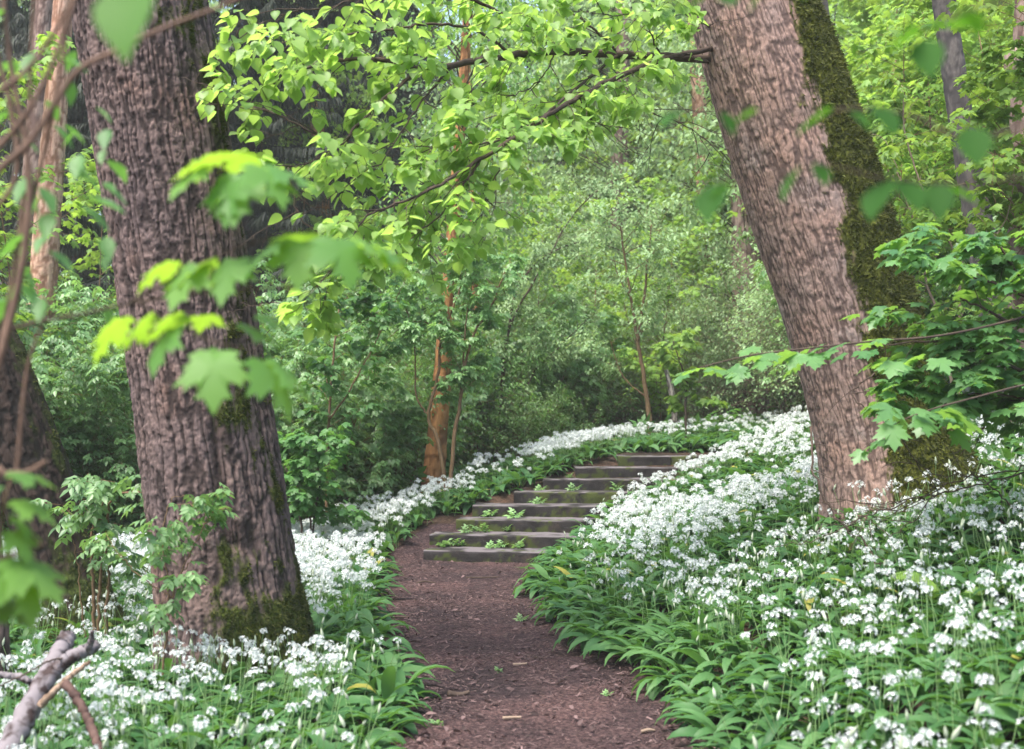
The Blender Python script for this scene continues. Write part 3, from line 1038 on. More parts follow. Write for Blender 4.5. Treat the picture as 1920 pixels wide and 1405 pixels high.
# ------------------------------------------------------------------ lime branch of the leaning tree over the path
def lime_branch():
    R = np.random.default_rng(5)
    lines = [  # (points px, py, Y), start radius, leafiness
        ([(1330, 112, 8.5), (1160, 102, 8.0), (1040, 97, 7.6), (960, 104, 7.3), (850, 122, 7.0), (788, 128, 6.8), (720, 114, 6.7), (650, 112, 6.6), (560, 130, 6.5)], .031),
        ([(788, 128, 6.8), (745, 165, 6.7), (690, 215, 6.6), (640, 268, 6.5), (590, 300, 6.4), (540, 315, 6.35)], .012),
        ([(1345, 88, 8.5), (1210, 122, 7.8), (1085, 182, 7.2), (1000, 235, 6.9), (900, 300, 6.6), (820, 348, 6.4), (750, 380, 6.3), (690, 402, 6.2)], .02),
        ([(1160, 102, 8.0), (1080, 165, 7.4), (1000, 232, 6.9), (940, 262, 6.8), (870, 270, 6.7), (780, 275, 6.6)], .012),
        ([(1045, 95, 7.6), (985, 50, 7.3), (890, 0, 7.1), (800, -30, 7.0), (700, -20, 6.9), (620, 15, 6.8)], .014),
        ([(960, 104, 7.3), (900, 60, 7.1), (820, 45, 7.0), (740, 55, 6.9), (660, 62, 6.8), (560, 75, 6.7), (480, 95, 6.6)], .011),
        ([(1160, 102, 8.0), (1120, 60, 7.8), (1060, 15, 7.7), (980, -30, 7.6)], .011),
        ([(1240, 110, 8.2), (1215, 50, 8.1), (1205, -20, 8.0)], .008),
        ([(900, 300, 6.6), (870, 345, 6.6), (830, 400, 6.55), (780, 440, 6.5), (735, 470, 6.5)], .008),
        ([(1000, 235, 6.9), (960, 285, 6.9), (920, 350, 6.8), (900, 420, 6.8)], .007),
        ([(690, 402, 6.2), (655, 450, 6.2), (625, 505, 6.2), (585, 545, 6.2), (550, 570, 6.2)], .006),
        ([(640, 268, 6.5), (590, 250, 6.5), (520, 215, 6.5), (450, 190, 6.5)], .008),
        ([(1085, 182, 7.2), (1100, 215, 7.2), (1130, 235, 7.2), (1170, 240, 7.3)], .006),
        ([(540, 315, 6.35), (560, 400, 6.3), (600, 440, 6.3), (650, 470, 6.3)], .006),
        ([(1160, 180, 7.6), (1230, 215, 7.7), (1300, 245, 7.9), (1340, 300, 8.0)], .006),
        ([(1345, 60, 8.5), (1290, 30, 8.1), (1230, 20, 7.8), (1150, 30, 7.6), (1090, 20, 7.5)], .008),
        ([(1240, 110, 8.2), (1200, 150, 8.0), (1170, 190, 7.9), (1130, 205, 7.8)], .005),
        ([(1040, 97, 7.6), (1020, 140, 7.5), (985, 170, 7.4), (930, 190, 7.3), (860, 195, 7.2)], .006),
        ([(620, 15, 6.8), (560, 20, 6.8), (500, 40, 6.8), (430, 60, 6.8)], .005),
        ([(850, 122, 7.0), (800, 180, 6.8), (760, 235, 6.7), (720, 300, 6.6), (690, 330, 6.6)], .008),
        ([(740, 55, 6.9), (690, 20, 6.9), (630, -15, 6.9)], .006),
    ]
    cfg = dict(n=[5, 4], wob=[.16, .2], trop=[-.07, -.1], max=1, start=[.5], kids=[1], ratio=[.5], leaf=0, rmin=.0016, flat=.45, ang=(.5, 1.0))
    tubes, leaves = [], []
    for pts, r in lines:
        W = smooth_curve([P(*q) for q in pts], len(pts) * 6)
        W[1:-1] += R.normal(0, .004, (len(W) - 2, 3))
        tubes.append((W, np.linspace(r, max(.002, r * .25), len(W))))
        S = np.concatenate([[0], np.cumsum(np.linalg.norm(np.diff(W, axis=0), axis=1))])
        skip = 2.0 if r > .03 else .75 if r > .019 else .12
        s = skip * (.6 if r > .019 else 1)
        side = 1
        while s < S[-1]:
            k = min(len(W) - 2, np.searchsorted(S, s))
            d = unit(W[k + 1] - W[k])
            lat = np.array([-d[1], d[0], 0]) * side
            lat = unit(lat) + np.array([0, 0, R.uniform(-.25, .2)])
            a = R.uniform(.5, 1.1)
            grow(R, W[k], d * math.cos(a) + lat * math.sin(a), R.uniform(.25, .55), .004, 0, cfg, tubes, leaves)
            side = -side
            s += R.uniform(.08, .17)
        leaves.append((W[-1], unit(W[-1] - W[-2]), 0))
    # keep the leaves out of the opening below right of the branch, as in the photo
    keep = []
    for p, d, s in leaves:
        x, y = CX + p[0] * F / p[1], HY - (p[2] - EYE) * F / p[1]
        lim = np.interp(y, [-100, 120, 200, 260, 340, 420, 520, 620], [1330, 1300, 1220, 1110, 1010, 980, 860, 640])
        lo = np.interp(y, [-100, 60, 200, 330, 430, 540, 620], [560, 400, 380, 460, 560, 500, 560])
        hole = vnoise(p[0] * 3.1, p[1] * 3.1, p[2] * 4.5, 91)
        thin = .24 + .06 * float(sstep(300, 520, y))
        if lo < x < lim and hole > thin - .08 * (x > 900):
            keep.append((p, d, s))
    br = link('branch', wood_of(tubes, 'branch', M['twig'], 7), tr_right, tuple(-baser))
    mb = MB()
    put_leaves(mb, R, keep, LINDEN, .08, droop=(.0, 1.0), fan=.9, jitter=.012)
    link('leaves', mb.mesh('leaves', M['linden']), br)
    return len(keep)


NL = lime_branch()


# ------------------------------------------------------------------ shrubs, saplings, trees behind (one of each kind, then copies)
def plant_kind(name, label, cat, seed, stems, height, cfg, template, size, leafmat, woodmat, r0=.014, spread=.45, per=1, jitter=.02, droop=(.1, .7), ns=5, base_r=.12):
    R = np.random.default_rng(seed)
    tubes, leaves = [], []
    for k in range(stems):
        a = 2 * PI * (k + R.uniform(-.3, .3)) / stems
        d = np.array([math.cos(a) * spread * R.uniform(.4, 1.2), math.sin(a) * spread * R.uniform(.4, 1.2), 1.0])
        p = np.array([math.cos(a), math.sin(a), 0]) * base_r * R.uniform(.2, 1) + [0, 0, -.06]
        grow(R, p, d, height * R.uniform(.7, 1.1), r0 * R.uniform(.7, 1.1), 0, cfg, tubes, leaves)
    t = thing(name, label, cat)
    link('stems' if stems > 1 else 'trunk', wood_of(tubes, 'stems', woodmat, ns), t)
    mb = MB()
    put_leaves(mb, R, leaves, template, size, droop=droop, jitter=jitter, per=per)
    link('foliage', mb.mesh('foliage', leafmat), t)
    return t


SHRUB = dict(n=[9, 6, 4], wob=[.1, .16, .2], trop=[.0, .03, .0], max=2, start=[.12, .15, 0], kids=[2, 1, 0], ratio=[.5, .55, 0], leaf=1, rmin=.0018)
TREE = dict(n=[12, 8, 5], wob=[.05, .12, .18], trop=[.04, .02, -.02], max=2, start=[.22, .15, 0], kids=[3, 2, 0], ratio=[.42, .45, 0], leaf=1, rmin=.004, ang=(.7, 1.25))
SAP = dict(n=[11, 6, 4], wob=[.05, .13, .18], trop=[.05, .0, -.03], max=2, start=[.25, .2, 0], kids=[2, 1, 0], ratio=[.4, .5, 0], leaf=1, rmin=.002, flat=.5, ang=(.8, 1.3), pair=True)

LABELS = {
    'behind': ('leafy shrub in the thicket behind the white flowers left of the steps', 'shrubs in the thicket left of the steps'),
    'left': ('green shrub in the thicket between the left edge and the big upright tree', 'shrubs in the thicket at the left edge'),
    'centre': ('pale airy shrub in the hazy thicket beyond the top of the steps', 'pale shrubs beyond the steps'),
    'right': ('leafy shrub on the slope behind the leaning mossy tree', 'shrubs on the right slope'),
    'sap_c': ('tall slender young tree with bright leaves in the wood behind the steps', 'young trees behind the steps'),
    'sap_r': ('tall slender young tree with bright leaves right of the leaning mossy tree', 'young trees on the right slope'),
    'sap_l': ('tall slender young tree with green leaves left of the big upright tree', 'young trees at the left edge'),
    'far': ('tall leafy forest tree at the back of the wood', 'forest trees at the back'),
    'spruce': ('dark spruce with drooping branches behind the big upright tree', 'dark spruces behind the left tree'),
}
protos = {}
protos['elder'] = [plant_kind('shrub', '', 'shrub', 100 + k, 8, 2.6, SHRUB, ELDER_LO, .15, M['elder'], M['stem_brown'], per=1) for k in range(2)]
protos['small'] = [plant_kind('shrub', '', 'shrub', 110 + k, 9, 2.4, SHRUB, OVATE_LO, .068, M['mid'], M['stem_brown'], per=2, jitter=.05) for k in range(2)]
protos['pale'] = [plant_kind('shrub', '', 'shrub', 120 + k, 10, 3.2, SHRUB, OVATE_LO, .075, M['pale'], M['twig_pale'], per=2, jitter=.06, r0=.018) for k in range(2)]
protos['maple'] = [plant_kind('sapling', '', 'sapling', 130 + k, 2, 5.5, SAP, MAPLE, .13, M['bright'], M['stem_brown'], r0=.03, spread=.12, per=1, jitter=.03) for k in range(2)]
protos['far'] = [plant_kind('tree', '', 'tree', 140 + k, 1, 13.5, TREE, OVATE_LO, .19, M['bright' if k else 'pale'], M['bark_grey'], r0=.2, spread=.02, per=4, jitter=.28, ns=10, base_r=.01) for k in range(2)]


def spruce_kind(seed):
    R = np.random.default_rng(seed)
    t = thing('spruce', '', 'tree')
    mb = MB()
    tube(mb, smooth_curve([[0, 0, -.1], [.05, 0, 5], [0, .05, 11], [0, 0, 17]], 16), np.linspace(.22, .02, 16), 10)
    link('trunk', mb.mesh('trunk', M['bark_dark'], dict(plate=np.full(mb.n, .6), moss=np.zeros(mb.n))), t)
    mb = MB()
    z = .5
    spray = strip_leaf([(0, .03), (.3, .045), (.7, .035), (1, .005)], .1, .45)
    while z < 16.8:
        rmax = 3.0 * (1 - z / 17.3) + .25
        for k in range(6):
            a = R.uniform(0, 2 * PI)
            L = rmax * R.uniform(.75, 1.1)
            n = max(4, int(L / .075))
            s = np.linspace(.1, 1, n)
            path = np.stack([np.cos(a) * L * s, np.sin(a) * L * s, z - .25 * L * s + .12 * L * s ** 3], -1)
            tube(mb, path, np.linspace(.018, .004, n), 3, 0.0, cap=False)
            for side in (-1, 1, 0, -.5, .5, -1.4, 1.4, -.8, .8, -.2, .2, 1.2, -1.2):
                m = n
                az = a - PI / 2 + side * R.uniform(.7, 1.2, m)
                mb.inst(spray, path, rotm(az, -R.uniform(.3, 1.35, m), R.normal(0, .4, m)), R.uniform(.12, .34, m), np.clip(R.normal(.45, .25, m), 0, 1))
        z += R.uniform(.28, .4)
    link('foliage', mb.mesh('foliage', M['needle']), t)
    return t


protos['spruce'] = [spruce_kind(150), spruce_kind(151)]
_used = {k: 0 for k in protos}


def place(kind, px, Y, lab, s=1.0, rz=None):
    i = _used[kind]
    _used[kind] += 1
    pr = protos[kind]
    x = (px - CX) * Y / F
    loc = (x, Y, float(terrain(x, Y)) - .03)
    R = np.random.default_rng(1000 + i * 17 + len(kind))
    rz = R.uniform(0, 6.28) if rz is None else rz
    label, group = LABELS[lab]
    if i < len(pr):
        o = pr[i]
        o.location, o.rotation_euler, o.scale = loc, (0, 0, rz), (s,) * 3
        o['label'], o['group'] = label, group
    else:
        o = dup(pr[i % len(pr)], loc, rz, s, label, group)
    return o


for px, Y, k, s in [(560, 14.6, 'elder', .75), (640, 15.6, 'elder', .95), (735, 16.4, 'small', .9), (600, 17.5, 'elder', 1.2), (690, 18.5, 'small', 1.2), (755, 19.3, 'elder', 1.0),
                    (900, 19.6, 'small', 1.05), (960, 20.5, 'elder', 1.2), (1030, 21, 'small', .9), (870, 22, 'elder', 1.5), (540, 20, 'small', 1.3), (760, 22.5, 'elder', 1.5), (1090, 21.5, 'small', .9), (650, 21.5, 'elder', 1.5),
                    (985, 18.9, 'small', .6), (1040, 19.4, 'small', .55)]:
    place(k, px, Y, 'behind', s)
for px, Y, k, s in [(-30, 12.6, 'elder', .9), (120, 12.9, 'small', .8), (215, 13.2, 'elder', .8), (60, 15, 'elder', 1.1), (170, 16, 'small', 1.2), (260, 16.5, 'elder', 1.1), (-90, 15.5, 'elder', 1.2), (480, 15.8, 'small', .9), (330, 18, 'elder', 1.2), (430, 19, 'elder', 1.3), (30, 20, 'small', 1.3)]:
    place(k, px, Y, 'left', s)
for px, Y, k, s in [(1110, 23, 'pale', .9), (1190, 23.5, 'pale', 1.0), (1290, 22.6, 'pale', .9), (1370, 24.5, 'pale', 1.0), (1060, 25.5, 'pale', 1.3), (1160, 27, 'pale', 1.5), (1250, 27, 'pale', 1.4), (1330, 28, 'pale', 1.5), (960, 26, 'pale', 1.4), (870, 27, 'pale', 1.5), (1420, 27, 'pale', 1.4), (1010, 29, 'pale', 1.9), (1200, 31, 'pale', 2.0), (1120, 30, 'pale', 1.9),
                    (1300, 32, 'pale', 2.0), (780, 28, 'pale', 1.7)]:
    place(k, px, Y, 'centre', s)
for px, Y, k, s in [(1500, 21, 'pale', 1.0), (1590, 18.5, 'pale', .9), (1690, 16, 'elder', .9), (1770, 15, 'pale', .8), (1850, 13.5, 'elder', .8), (1950, 12.5, 'elder', .9), (1640, 21, 'pale', 1.2), (1740, 20, 'elder', 1.2), (1850, 18, 'pale', 1.2), (1950, 17, 'pale', 1.2), (1540, 25, 'pale', 1.4), (1700, 26, 'pale', 1.6), (1850, 25, 'pale', 1.6)]:
    place(k, px, Y, 'right', s)
for px, Y, s in [(1230, 21.5, .7), (1120, 24, .9), (1340, 24, .9), (1010, 22.5, .8), (930, 25, 1.1), (1270, 27, 1.3), (1060, 30, 1.5), (800, 25, 1.2), (680, 24, 1.1), (570, 24, 1.1), (1180, 33, 1.7), (1380, 31, 1.5)]:
    place('maple', px, Y, 'sap_c', s)
for px, Y, s in [(1620, 17.5, 1.0), (1740, 14.5, .85), (1850, 16, 1.1), (1560, 22, 1.2), (1920, 14, .9), (1680, 21, 1.3), (1800, 20, 1.3), (1720, 26, 1.6), (1890, 23, 1.5), (1690, 13.2, .75), (1905, 13.0, .8), (1990, 10.0, .75)]:
    place('maple', px, Y, 'sap_r', s)
for px, Y, s in [(30, 17, 1.0), (190, 19, .9), (-40, 13.5, .9)]:
    place('maple', px, Y, 'sap_l', s)
for px, Y, s in [(470, 24, 1.0), (610, 27, 1.1), (240, 22, 1.0), (150, 27, 1.1), (360, 30, 1.1), (740, 31, 1.1), (20, 29, 1.0), (520, 33, 1.2), (690, 35, 1.2)]:
    place('spruce', px, Y, 'spruce', s)
for px, Y, s in [(860, 34, 1.0), (1000, 37, 1.1), (1120, 39, 1.2), (1260, 36, 1.0), (1390, 35, 1.1), (1500, 31, 1.0), (1620, 30, 1.0), (1740, 33, 1.1), (1870, 30, 1.0), (2000, 28, 1.0), (940, 44, 1.2), (1180, 46, 1.3), (1330, 45, 1.3), (1560, 42, 1.3), (1800, 42, 1.3), (60, 38, 1.0), (-120, 30, 1.0), (300, 42, 1.2), (500, 44, 1.2), (720, 43, 1.2)]:
    place('far', px, Y, 'far', s)


def far_wood():
    R = np.random.default_rng(61)
    n = 60000
    a = R.uniform(-1.0, 1.0, n)
    rad = R.uniform(50, 64, n)
    pos = np.stack([np.sin(a) * rad, np.cos(a) * rad, np.zeros(n)], -1)
    pos[:, 2] = R.uniform(0, 1, n) ** .9 * (17 + 7 * fbm(a * 16, 0, 0, 8)) + 1.0
    keep = fbm(pos[:, 0] * .35, pos[:, 2] * .35, pos[:, 1] * .2, 19, 2) > .36
    pos = pos[keep]
    n = len(pos)
    mb = MB()
    mb.inst(OVATE_LO, pos, rotm(R.uniform(0, 6.3, n), -R.uniform(0, 1.2, n), R.normal(0, .5, n)), R.uniform(.4, .85, n), np.clip(R.normal(.5, .25, n), 0, 1))
    tag(link('distant_woodland', mb.mesh('distant_woodland', M['pale'])), 'pale green mass of distant woodland closing the view', 'woodland', kind='stuff')


far_wood()


def undergrowth():
    R = np.random.default_rng(62)
    n = 16000
    Y = R.uniform(12.5, 32, n)
    X = R.uniform(-1, 1, n) * Y * .62
    flowers = (X > xl(Y) - 2.6) & (Y < 17.5) | (X > xr(Y)) & (Y < 20)
    ok = ~flowers & ((X < xl(Y) - .2) | (X > xr(Y)))
    X, Y = X[ok], Y[ok]
    n = len(X)
    pos = np.stack([X, Y, terrain(X, Y) + R.uniform(.02, .4, n)], -1)
    mb = MB()
    mb.inst(ELDER_LO, pos, rotm(R.uniform(0, 6.3, n), R.normal(.0, .5, n), R.normal(0, .3, n)), R.uniform(.14, .34, n), np.clip(R.normal(.5, .25, n), 0, 1))
    tag(link('undergrowth', mb.mesh('undergrowth', M['leaf_dark'])), 'low leafy undergrowth covering the forest floor behind the flowers', 'undergrowth', kind='stuff')


undergrowth()


# ------------------------------------------------------------------ young trees and stems one can make out
def stem_plant(name, label, cat, lines, woodmat, leafmat, template, size, seed, spawn=.1, twig=(.25, .6), start=.35, cfg=None, group=None, ns=7, droop=(.1, .8), per=1, jitter=.02):
    """lines: ([(px,py,Y)...], r0, r1); side twigs with leaves grow from the upper part of each"""
    R = np.random.default_rng(seed)
    cfg = cfg or dict(n=[5, 3], wob=[.15, .2], trop=[-.02, -.04], max=1, start=[.25], kids=[1], ratio=[.5], leaf=0, rmin=.0015, flat=.5, pair=True)
    tubes, leaves = [], []
    for pts, r0, r1 in lines:
        W = smooth_curve([P(*q) for q in pts], len(pts) * 7)
        W[1:-1] += R.normal(0, .004, (len(W) - 2, 3))
        tubes.append((W, np.linspace(r0, r1, len(W))))
        S = np.concatenate([[0], np.cumsum(np.linalg.norm(np.diff(W, axis=0), axis=1))])
        s = S[-1] * start
        while s < S[-1] and spawn:
            k = min(len(W) - 2, np.searchsorted(S, s))
            d = unit(W[k + 1] - W[k])
            q = unit(np.cross(d, R.normal(0, 1, 3)))
            q[2] *= .5
            a = R.uniform(.7, 1.2)
            grow(R, W[k], d * math.cos(a) + unit(q) * math.sin(a), R.uniform(*twig), r1 * .7, 0, cfg, tubes, leaves)
            s += R.uniform(.6, 1.4) * spawn
        if spawn:
            leaves.append((W[-1], unit(W[-1] - W[-2]), 0))
    b = tubes[0][0][0]
    loc = tubes[[i for i, t_ in enumerate(tubes) if len(t_[0]) > 6][0]][0][0]
    t = thing(name, label, cat, tuple(loc), 0, group)
    link('stems', wood_of(tubes, 'stems', woodmat, ns), t, tuple(-loc))
    if leaves:
        mb = MB()
        put_leaves(mb, R, leaves, template, size, droop=droop, per=per, jitter=jitter)
        link('foliage', mb.mesh('foliage', leafmat), t, tuple(-loc))
    return t


def gy(px, Y):
    """photo row where the ground lies at this column and distance"""
    x = (px - CX) * Y / F
    return HY + (EYE - float(terrain(x, Y)) + .04) * F / Y


y0 = 14.6
stem_plant('shrub', 'forked hazel shrub with brown stems in front of the orange pine', 'shrub',
           [([(840, gy(840, y0), y0), (822, 830, y0), (803, 780, y0), (822, 700, y0), (826, 640, y0), (850, 575, y0), (870, 520, y0)], .03, .008),
            ([(843, gy(840, y0), y0), (850, 830, y0), (862, 760, y0), (870, 690, y0), (892, 620, y0), (925, 565, y0), (950, 500, y0)], .03, .008),
            ([(803, 780, y0), (780, 740, y0), (778, 660, y0), (765, 590, y0), (740, 540, y0)], .014, .005),
            ([(868, 700, y0), (872, 620, y0), (880, 560, y0), (900, 480, y0)], .012, .005),
            ([(826, 640, y0), (800, 605, y0), (760, 610, y0), (720, 640, y0)], .009, .004)], M['stem_brown'], M['elder'], ELDER_LO, .12, 201, spawn=.12, start=.45)
y0 = 13.2
stem_plant('sapling', 'straight thin sapling with yellowish stem among the flowers right of the big tree', 'sapling',
           [([(612, gy(612, y0), y0), (613, 880, y0), (617, 780, y0), (622, 700, y0), (628, 640, y0), (636, 580, y0), (640, 500, y0)], .02, .007),
            ([(618, 785, y0), (650, 740, y0), (690, 670, y0), (730, 590, y0), (752, 540, y0)], .012, .004)], M['stem_brown'], M['leaf_dark'], MAPLE, .085, 202, spawn=.13, start=.3)
y0 = 12.2
stem_plant('shrub', 'low dark stemmed shrub between the big tree and the straight sapling', 'shrub',
           [([(575, gy(575, y0), y0), (560, 965, y0), (540, 930, y0), (520, 895, y0), (500, 850, y0)], .014, .005),
            ([(588, gy(588, y0), y0), (580, 960, y0), (560, 920, y0), (530, 870, y0)], .012, .005),
            ([(580, gy(585, y0), y0), (590, 960, y0), (600, 900, y0), (585, 830, y0)], .012, .005)], M['twig'], M['leaf_dark'], MAPLE, .1, 203, spawn=.09, start=.35)
y0 = 18.2
stem_plant('tree', 'forked young tree with yellowish brown stem above the top of the steps', 'tree',
           [([(1224, gy(1224, y0), y0), (1216, 770, y0), (1206, 700, y0), (1196, 640, y0), (1183, 560, y0), (1172, 490, y0), (1160, 400, y0)], .045, .012),
            ([(1196, 640, y0), (1203, 590, y0), (1210, 540, y0), (1214, 490, y0), (1222, 420, y0)], .03, .01),
            ([(1212, 745, y0), (1180, 720, y0), (1160, 690, y0), (1145, 640, y0)], .014, .005),
            ([(1183, 560, y0), (1160, 520, y0), (1150, 480, y0)], .014, .005)], M['stem_brown'], M['pale'], OVATE_LO, .08, 204, spawn=.13, start=.45, twig=(.4, .9), per=2, jitter=.04)
y0 = 19
stem_plant('shrub', 'arching bare branched shrub in the pale thicket left of the forked young tree', 'shrub',
           [([(930, gy(930, y0), y0), (945, 700, y0), (965, 560, y0), (1000, 500, y0), (1060, 462, y0), (1120, 455, y0), (1180, 478, y0)], .024, .006),
            ([(925, gy(930, y0), y0), (950, 640, y0), (1000, 530, y0), (1030, 480, y0), (1070, 410, y0), (1130, 350, y0), (1190, 328, y0)], .022, .006),
            ([(935, gy(930, y0), y0), (990, 720, y0), (1050, 650, y0), (1100, 600, y0)], .016, .005)], M['twig'], M['pale'], OVATE_LO, .075, 205, spawn=.14, start=.35, per=2, jitter=.05)
y0 = 17
stem_plant('sapling', 'small dark stemmed sapling beside the dead birch above the steps', 'sapling',
           [([(1287, gy(1287, y0), y0), (1285, 760, y0), (1288, 720, y0), (1275, 680, y0), (1262, 640, y0)], .022, .006)], M['twig'], M['bright'], MAPLE, .12, 206, spawn=.12, start=.35)

y0 = 10.2
stem_plant('shrub', 'tangle of pale dry twigs with few leaves between the leaning tree and the grey trunk', 'shrub',
           [([(1790, gy(1790, y0), y0), (1775, 640, y0), (1740, 540, y0), (1715, 420, y0), (1680, 340, y0), (1640, 290, y0)], .016, .004),
            ([(1795, gy(1790, y0), y0), (1800, 600, y0), (1790, 480, y0), (1740, 380, y0), (1700, 260, y0), (1690, 160, y0)], .016, .004),
            ([(1740, 380, y0), (1790, 350, y0), (1850, 345, y0), (1900, 380, y0)], .007, .003),
            ([(1715, 420, y0), (1700, 380, y0), (1660, 265, y0), (1600, 250, y0)], .006, .003),
            ([(1800, 600, y0), (1850, 470, y0), (1890, 400, y0), (1905, 300, y0)], .009, .003),
            ([(1740, 540, y0), (1690, 500, y0), (1660, 470, y0), (1690, 400, y0)], .006, .003)], M['twig_pale'], M['bright'], OVATE, .085, 212, spawn=.2, start=.35, twig=(.2, .6))

# the young maple on the right, in front of the leaning tree and the bank
y0 = 6.6
MAPLE_TWIG = dict(n=[4, 3], wob=[.1, .15], trop=[-.05, -.06], max=1, start=[.3], kids=[1], ratio=[.5], leaf=0, rmin=.0016, flat=.35, pair=True)
stem_plant('sapling', 'young maple with thin stems and dense green leaves at the right edge', 'sapling',
           [([(2040, gy(2040, y0), y0), (2020, 800, y0), (1960, 680, y0), (1880, 600, y0), (1800, 560, y0)], .02, .005),
            ([(2035, gy(2040, y0), y0), (1980, 740, y0), (1900, 690, y0), (1820, 650, y0), (1740, 640, y0), (1650, 650, y0)], .016, .004),
            ([(2050, gy(2040, y0), y0), (2010, 700, y0), (1960, 580, y0), (1900, 500, y0), (1860, 440, y0)], .018, .005),
            ([(1960, 580, y0), (1890, 540, y0), (1820, 520, y0), (1760, 500, y0)], .01, .004),
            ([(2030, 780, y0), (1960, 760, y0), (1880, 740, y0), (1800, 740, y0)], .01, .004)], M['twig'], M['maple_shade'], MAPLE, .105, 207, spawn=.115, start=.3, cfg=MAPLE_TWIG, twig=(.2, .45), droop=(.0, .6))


def leaf_set(label, cat, name, lines, lv, woodmat, leafmat, template, seed, group=None, leafname='leaves', jit=.15, near=1.0):
    """a sprig whose leaves are each given: (px, py of the stalk end, Y, length m, heading deg: 0 away 90 left 180 to viewer -90 right, droop, roll)"""
    R = np.random.default_rng(seed)
    mb = MB()
    lines = [([(a, b, Y * near) for a, b, Y in pts], r0 * near, r1 * near) for pts, r0, r1 in lines]
    lv = [(a, b, Y * near, L * near, *q) for a, b, Y, L, *q in lv]
    for pts, r0, r1 in lines:
        W = smooth_curve([P(*q) for q in pts], len(pts) * 8)
        tube(mb, W, np.linspace(r0, r1, len(W)), 7)
    loc = P(*lines[0][0][0])
    t = thing(name, label, cat, tuple(loc), 0, group)
    link('twig', mb.mesh('twig', woodmat), t, tuple(-loc))
    mb = MB()
    for px, py, Y, L, az, dr, ro in lv:
        a = math.radians(az) + R.normal(0, jit)
        mb.inst(template, P(px, py, Y)[None], rotm(np.array([a]), np.array([-dr]), np.array([ro])), np.array([L]), np.array([R.uniform(.3, 1)]))
    link(leafname, mb.mesh(leafname, leafmat), t, tuple(-loc))
    return t


# sprigs of the right maple that reach in front of the leaning trunk
y0 = 6.0
lv = []
R_ = np.random.default_rng(70)
for (x0, y0_, x1, y1, n) in [(1650, 640, 1520, 655, 9), (1560, 650, 1400, 670, 9), (1420, 660, 1300, 700, 6), (1760, 650, 1640, 690, 7)]:
    for k in range(n):
        f = k / (n - 1)
        lv.append((x0 + (x1 - x0) * f + R_.normal(0, 12), y0_ + (y1 - y0_) * f + R_.normal(0, 8), 6.0 + R_.normal(0, .12), R_.uniform(.09, .14), R_.choice([80, 120, 170, 200, 40]) + R_.normal(0, 15), R_.uniform(.15, .8), R_.normal(0, .2)))
leaf_set('long maple sprig with bright green leaves crossing the leaning trunk', 'sprig', 'maple_sprig',
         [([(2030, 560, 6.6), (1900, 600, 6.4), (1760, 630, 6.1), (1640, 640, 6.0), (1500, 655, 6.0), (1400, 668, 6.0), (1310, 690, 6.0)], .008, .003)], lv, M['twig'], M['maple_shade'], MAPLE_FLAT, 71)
lv = []
for k in range(22):
    lv.append((R_.uniform(1660, 1800), R_.uniform(755, 800), 5.6 + R_.normal(0, .1), R_.uniform(.1, .15), R_.choice([90, 130, 180, 230, 270]) + R_.normal(0, 15), R_.uniform(.2, .9), R_.normal(0, .2)))
for k in range(6):
    lv.append((1690 - k * 14, 805 + k * 7, 5.55, R_.uniform(.08, .12), 100 + R_.normal(0, 20), R_.uniform(.5, 1.0), R_.normal(0, .2)))
leaf_set('drooping maple sprig with large pale green leaves at the foot of the leaning tree', 'sprig', 'maple_sprig',
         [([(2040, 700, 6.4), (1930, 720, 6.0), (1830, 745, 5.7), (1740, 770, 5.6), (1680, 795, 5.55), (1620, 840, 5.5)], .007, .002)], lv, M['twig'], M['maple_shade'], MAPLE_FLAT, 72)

# blurred maple twig in front of the big left tree
y0 = 3.0
leaf_set('near maple twig with big lobed bright leaves hanging before the big tree', 'sprig', 'maple_sprig',
         [([(-260, 700, 3.4), (40, 612, 3.1), (150, 590, 3.05), (260, 566, 3.0), (380, 548, 3.0), (560, 538, 3.0)], .006, .003),
          ([(235, 572, 3.0), (330, 520, 2.95), (430, 470, 2.95), (540, 440, 2.9), (620, 432, 2.9)], .004, .002),
          ([(260, 566, 3.0), (310, 600, 2.95), (400, 640, 2.9), (470, 655, 2.9)], .004, .002),
          ([(330, 520, 2.95), (380, 400, 2.9), (420, 310, 2.9)], .003, .002)],
         [(300, 575, 2.95, .13, 110, .75, .1), (240, 580, 2.95, .14, 80, .8, -.1), (330, 600, 2.9, .13, 150, .9, .2), (420, 640, 2.9, .13, 170, .9, -.1), (400, 640, 2.85, .15, 200, 1.0, .1), (480, 655, 2.85, .16, -120, .9, .1), (500, 660, 2.9, .15, -80, .7, .0), (440, 600, 2.95, .12, -100, .4, .1), (470, 585, 3.0, .1, -80, .3, .2), (360, 580, 2.9, .12, 100, .5, .2), (390, 585, 3.05, .1, 20, .2, 0.),
          (420, 475, 2.95, .14, 100, .55, .1), (380, 480, 2.95, .14, 140, .8, -.1), (445, 470, 2.9, .13, 170, .9, .1), (340, 480, 2.95, .12, 80, .5, .0), (540, 440, 2.9, .13, 130, .6, .1), (560, 435, 2.9, .14, 180, .9, .0), (620, 430, 2.85, .15, -140, .8, .1), (650, 435, 2.85, .15, -95, .5, -.1), (600, 432, 2.9, .13, 60, .1, 0), (690, 445, 2.85, .13, -90, .6, 0.),
          (430, 285, 2.9, .13, 95, .35, .1), (400, 300, 2.9, .13, 120, .6, .0), (450, 310, 2.9, .15, 180, .9, .1), (480, 300, 2.85, .14, -130, .7, .0), (500, 305, 2.9, .14, -90, .4, .1), (460, 280, 2.95, .12, 30, .1, .1), (440, 320, 2.88, .13, 160, 1.0, .3)],
         M['twig'], M['maple'], MAPLE, 73, near=.74)

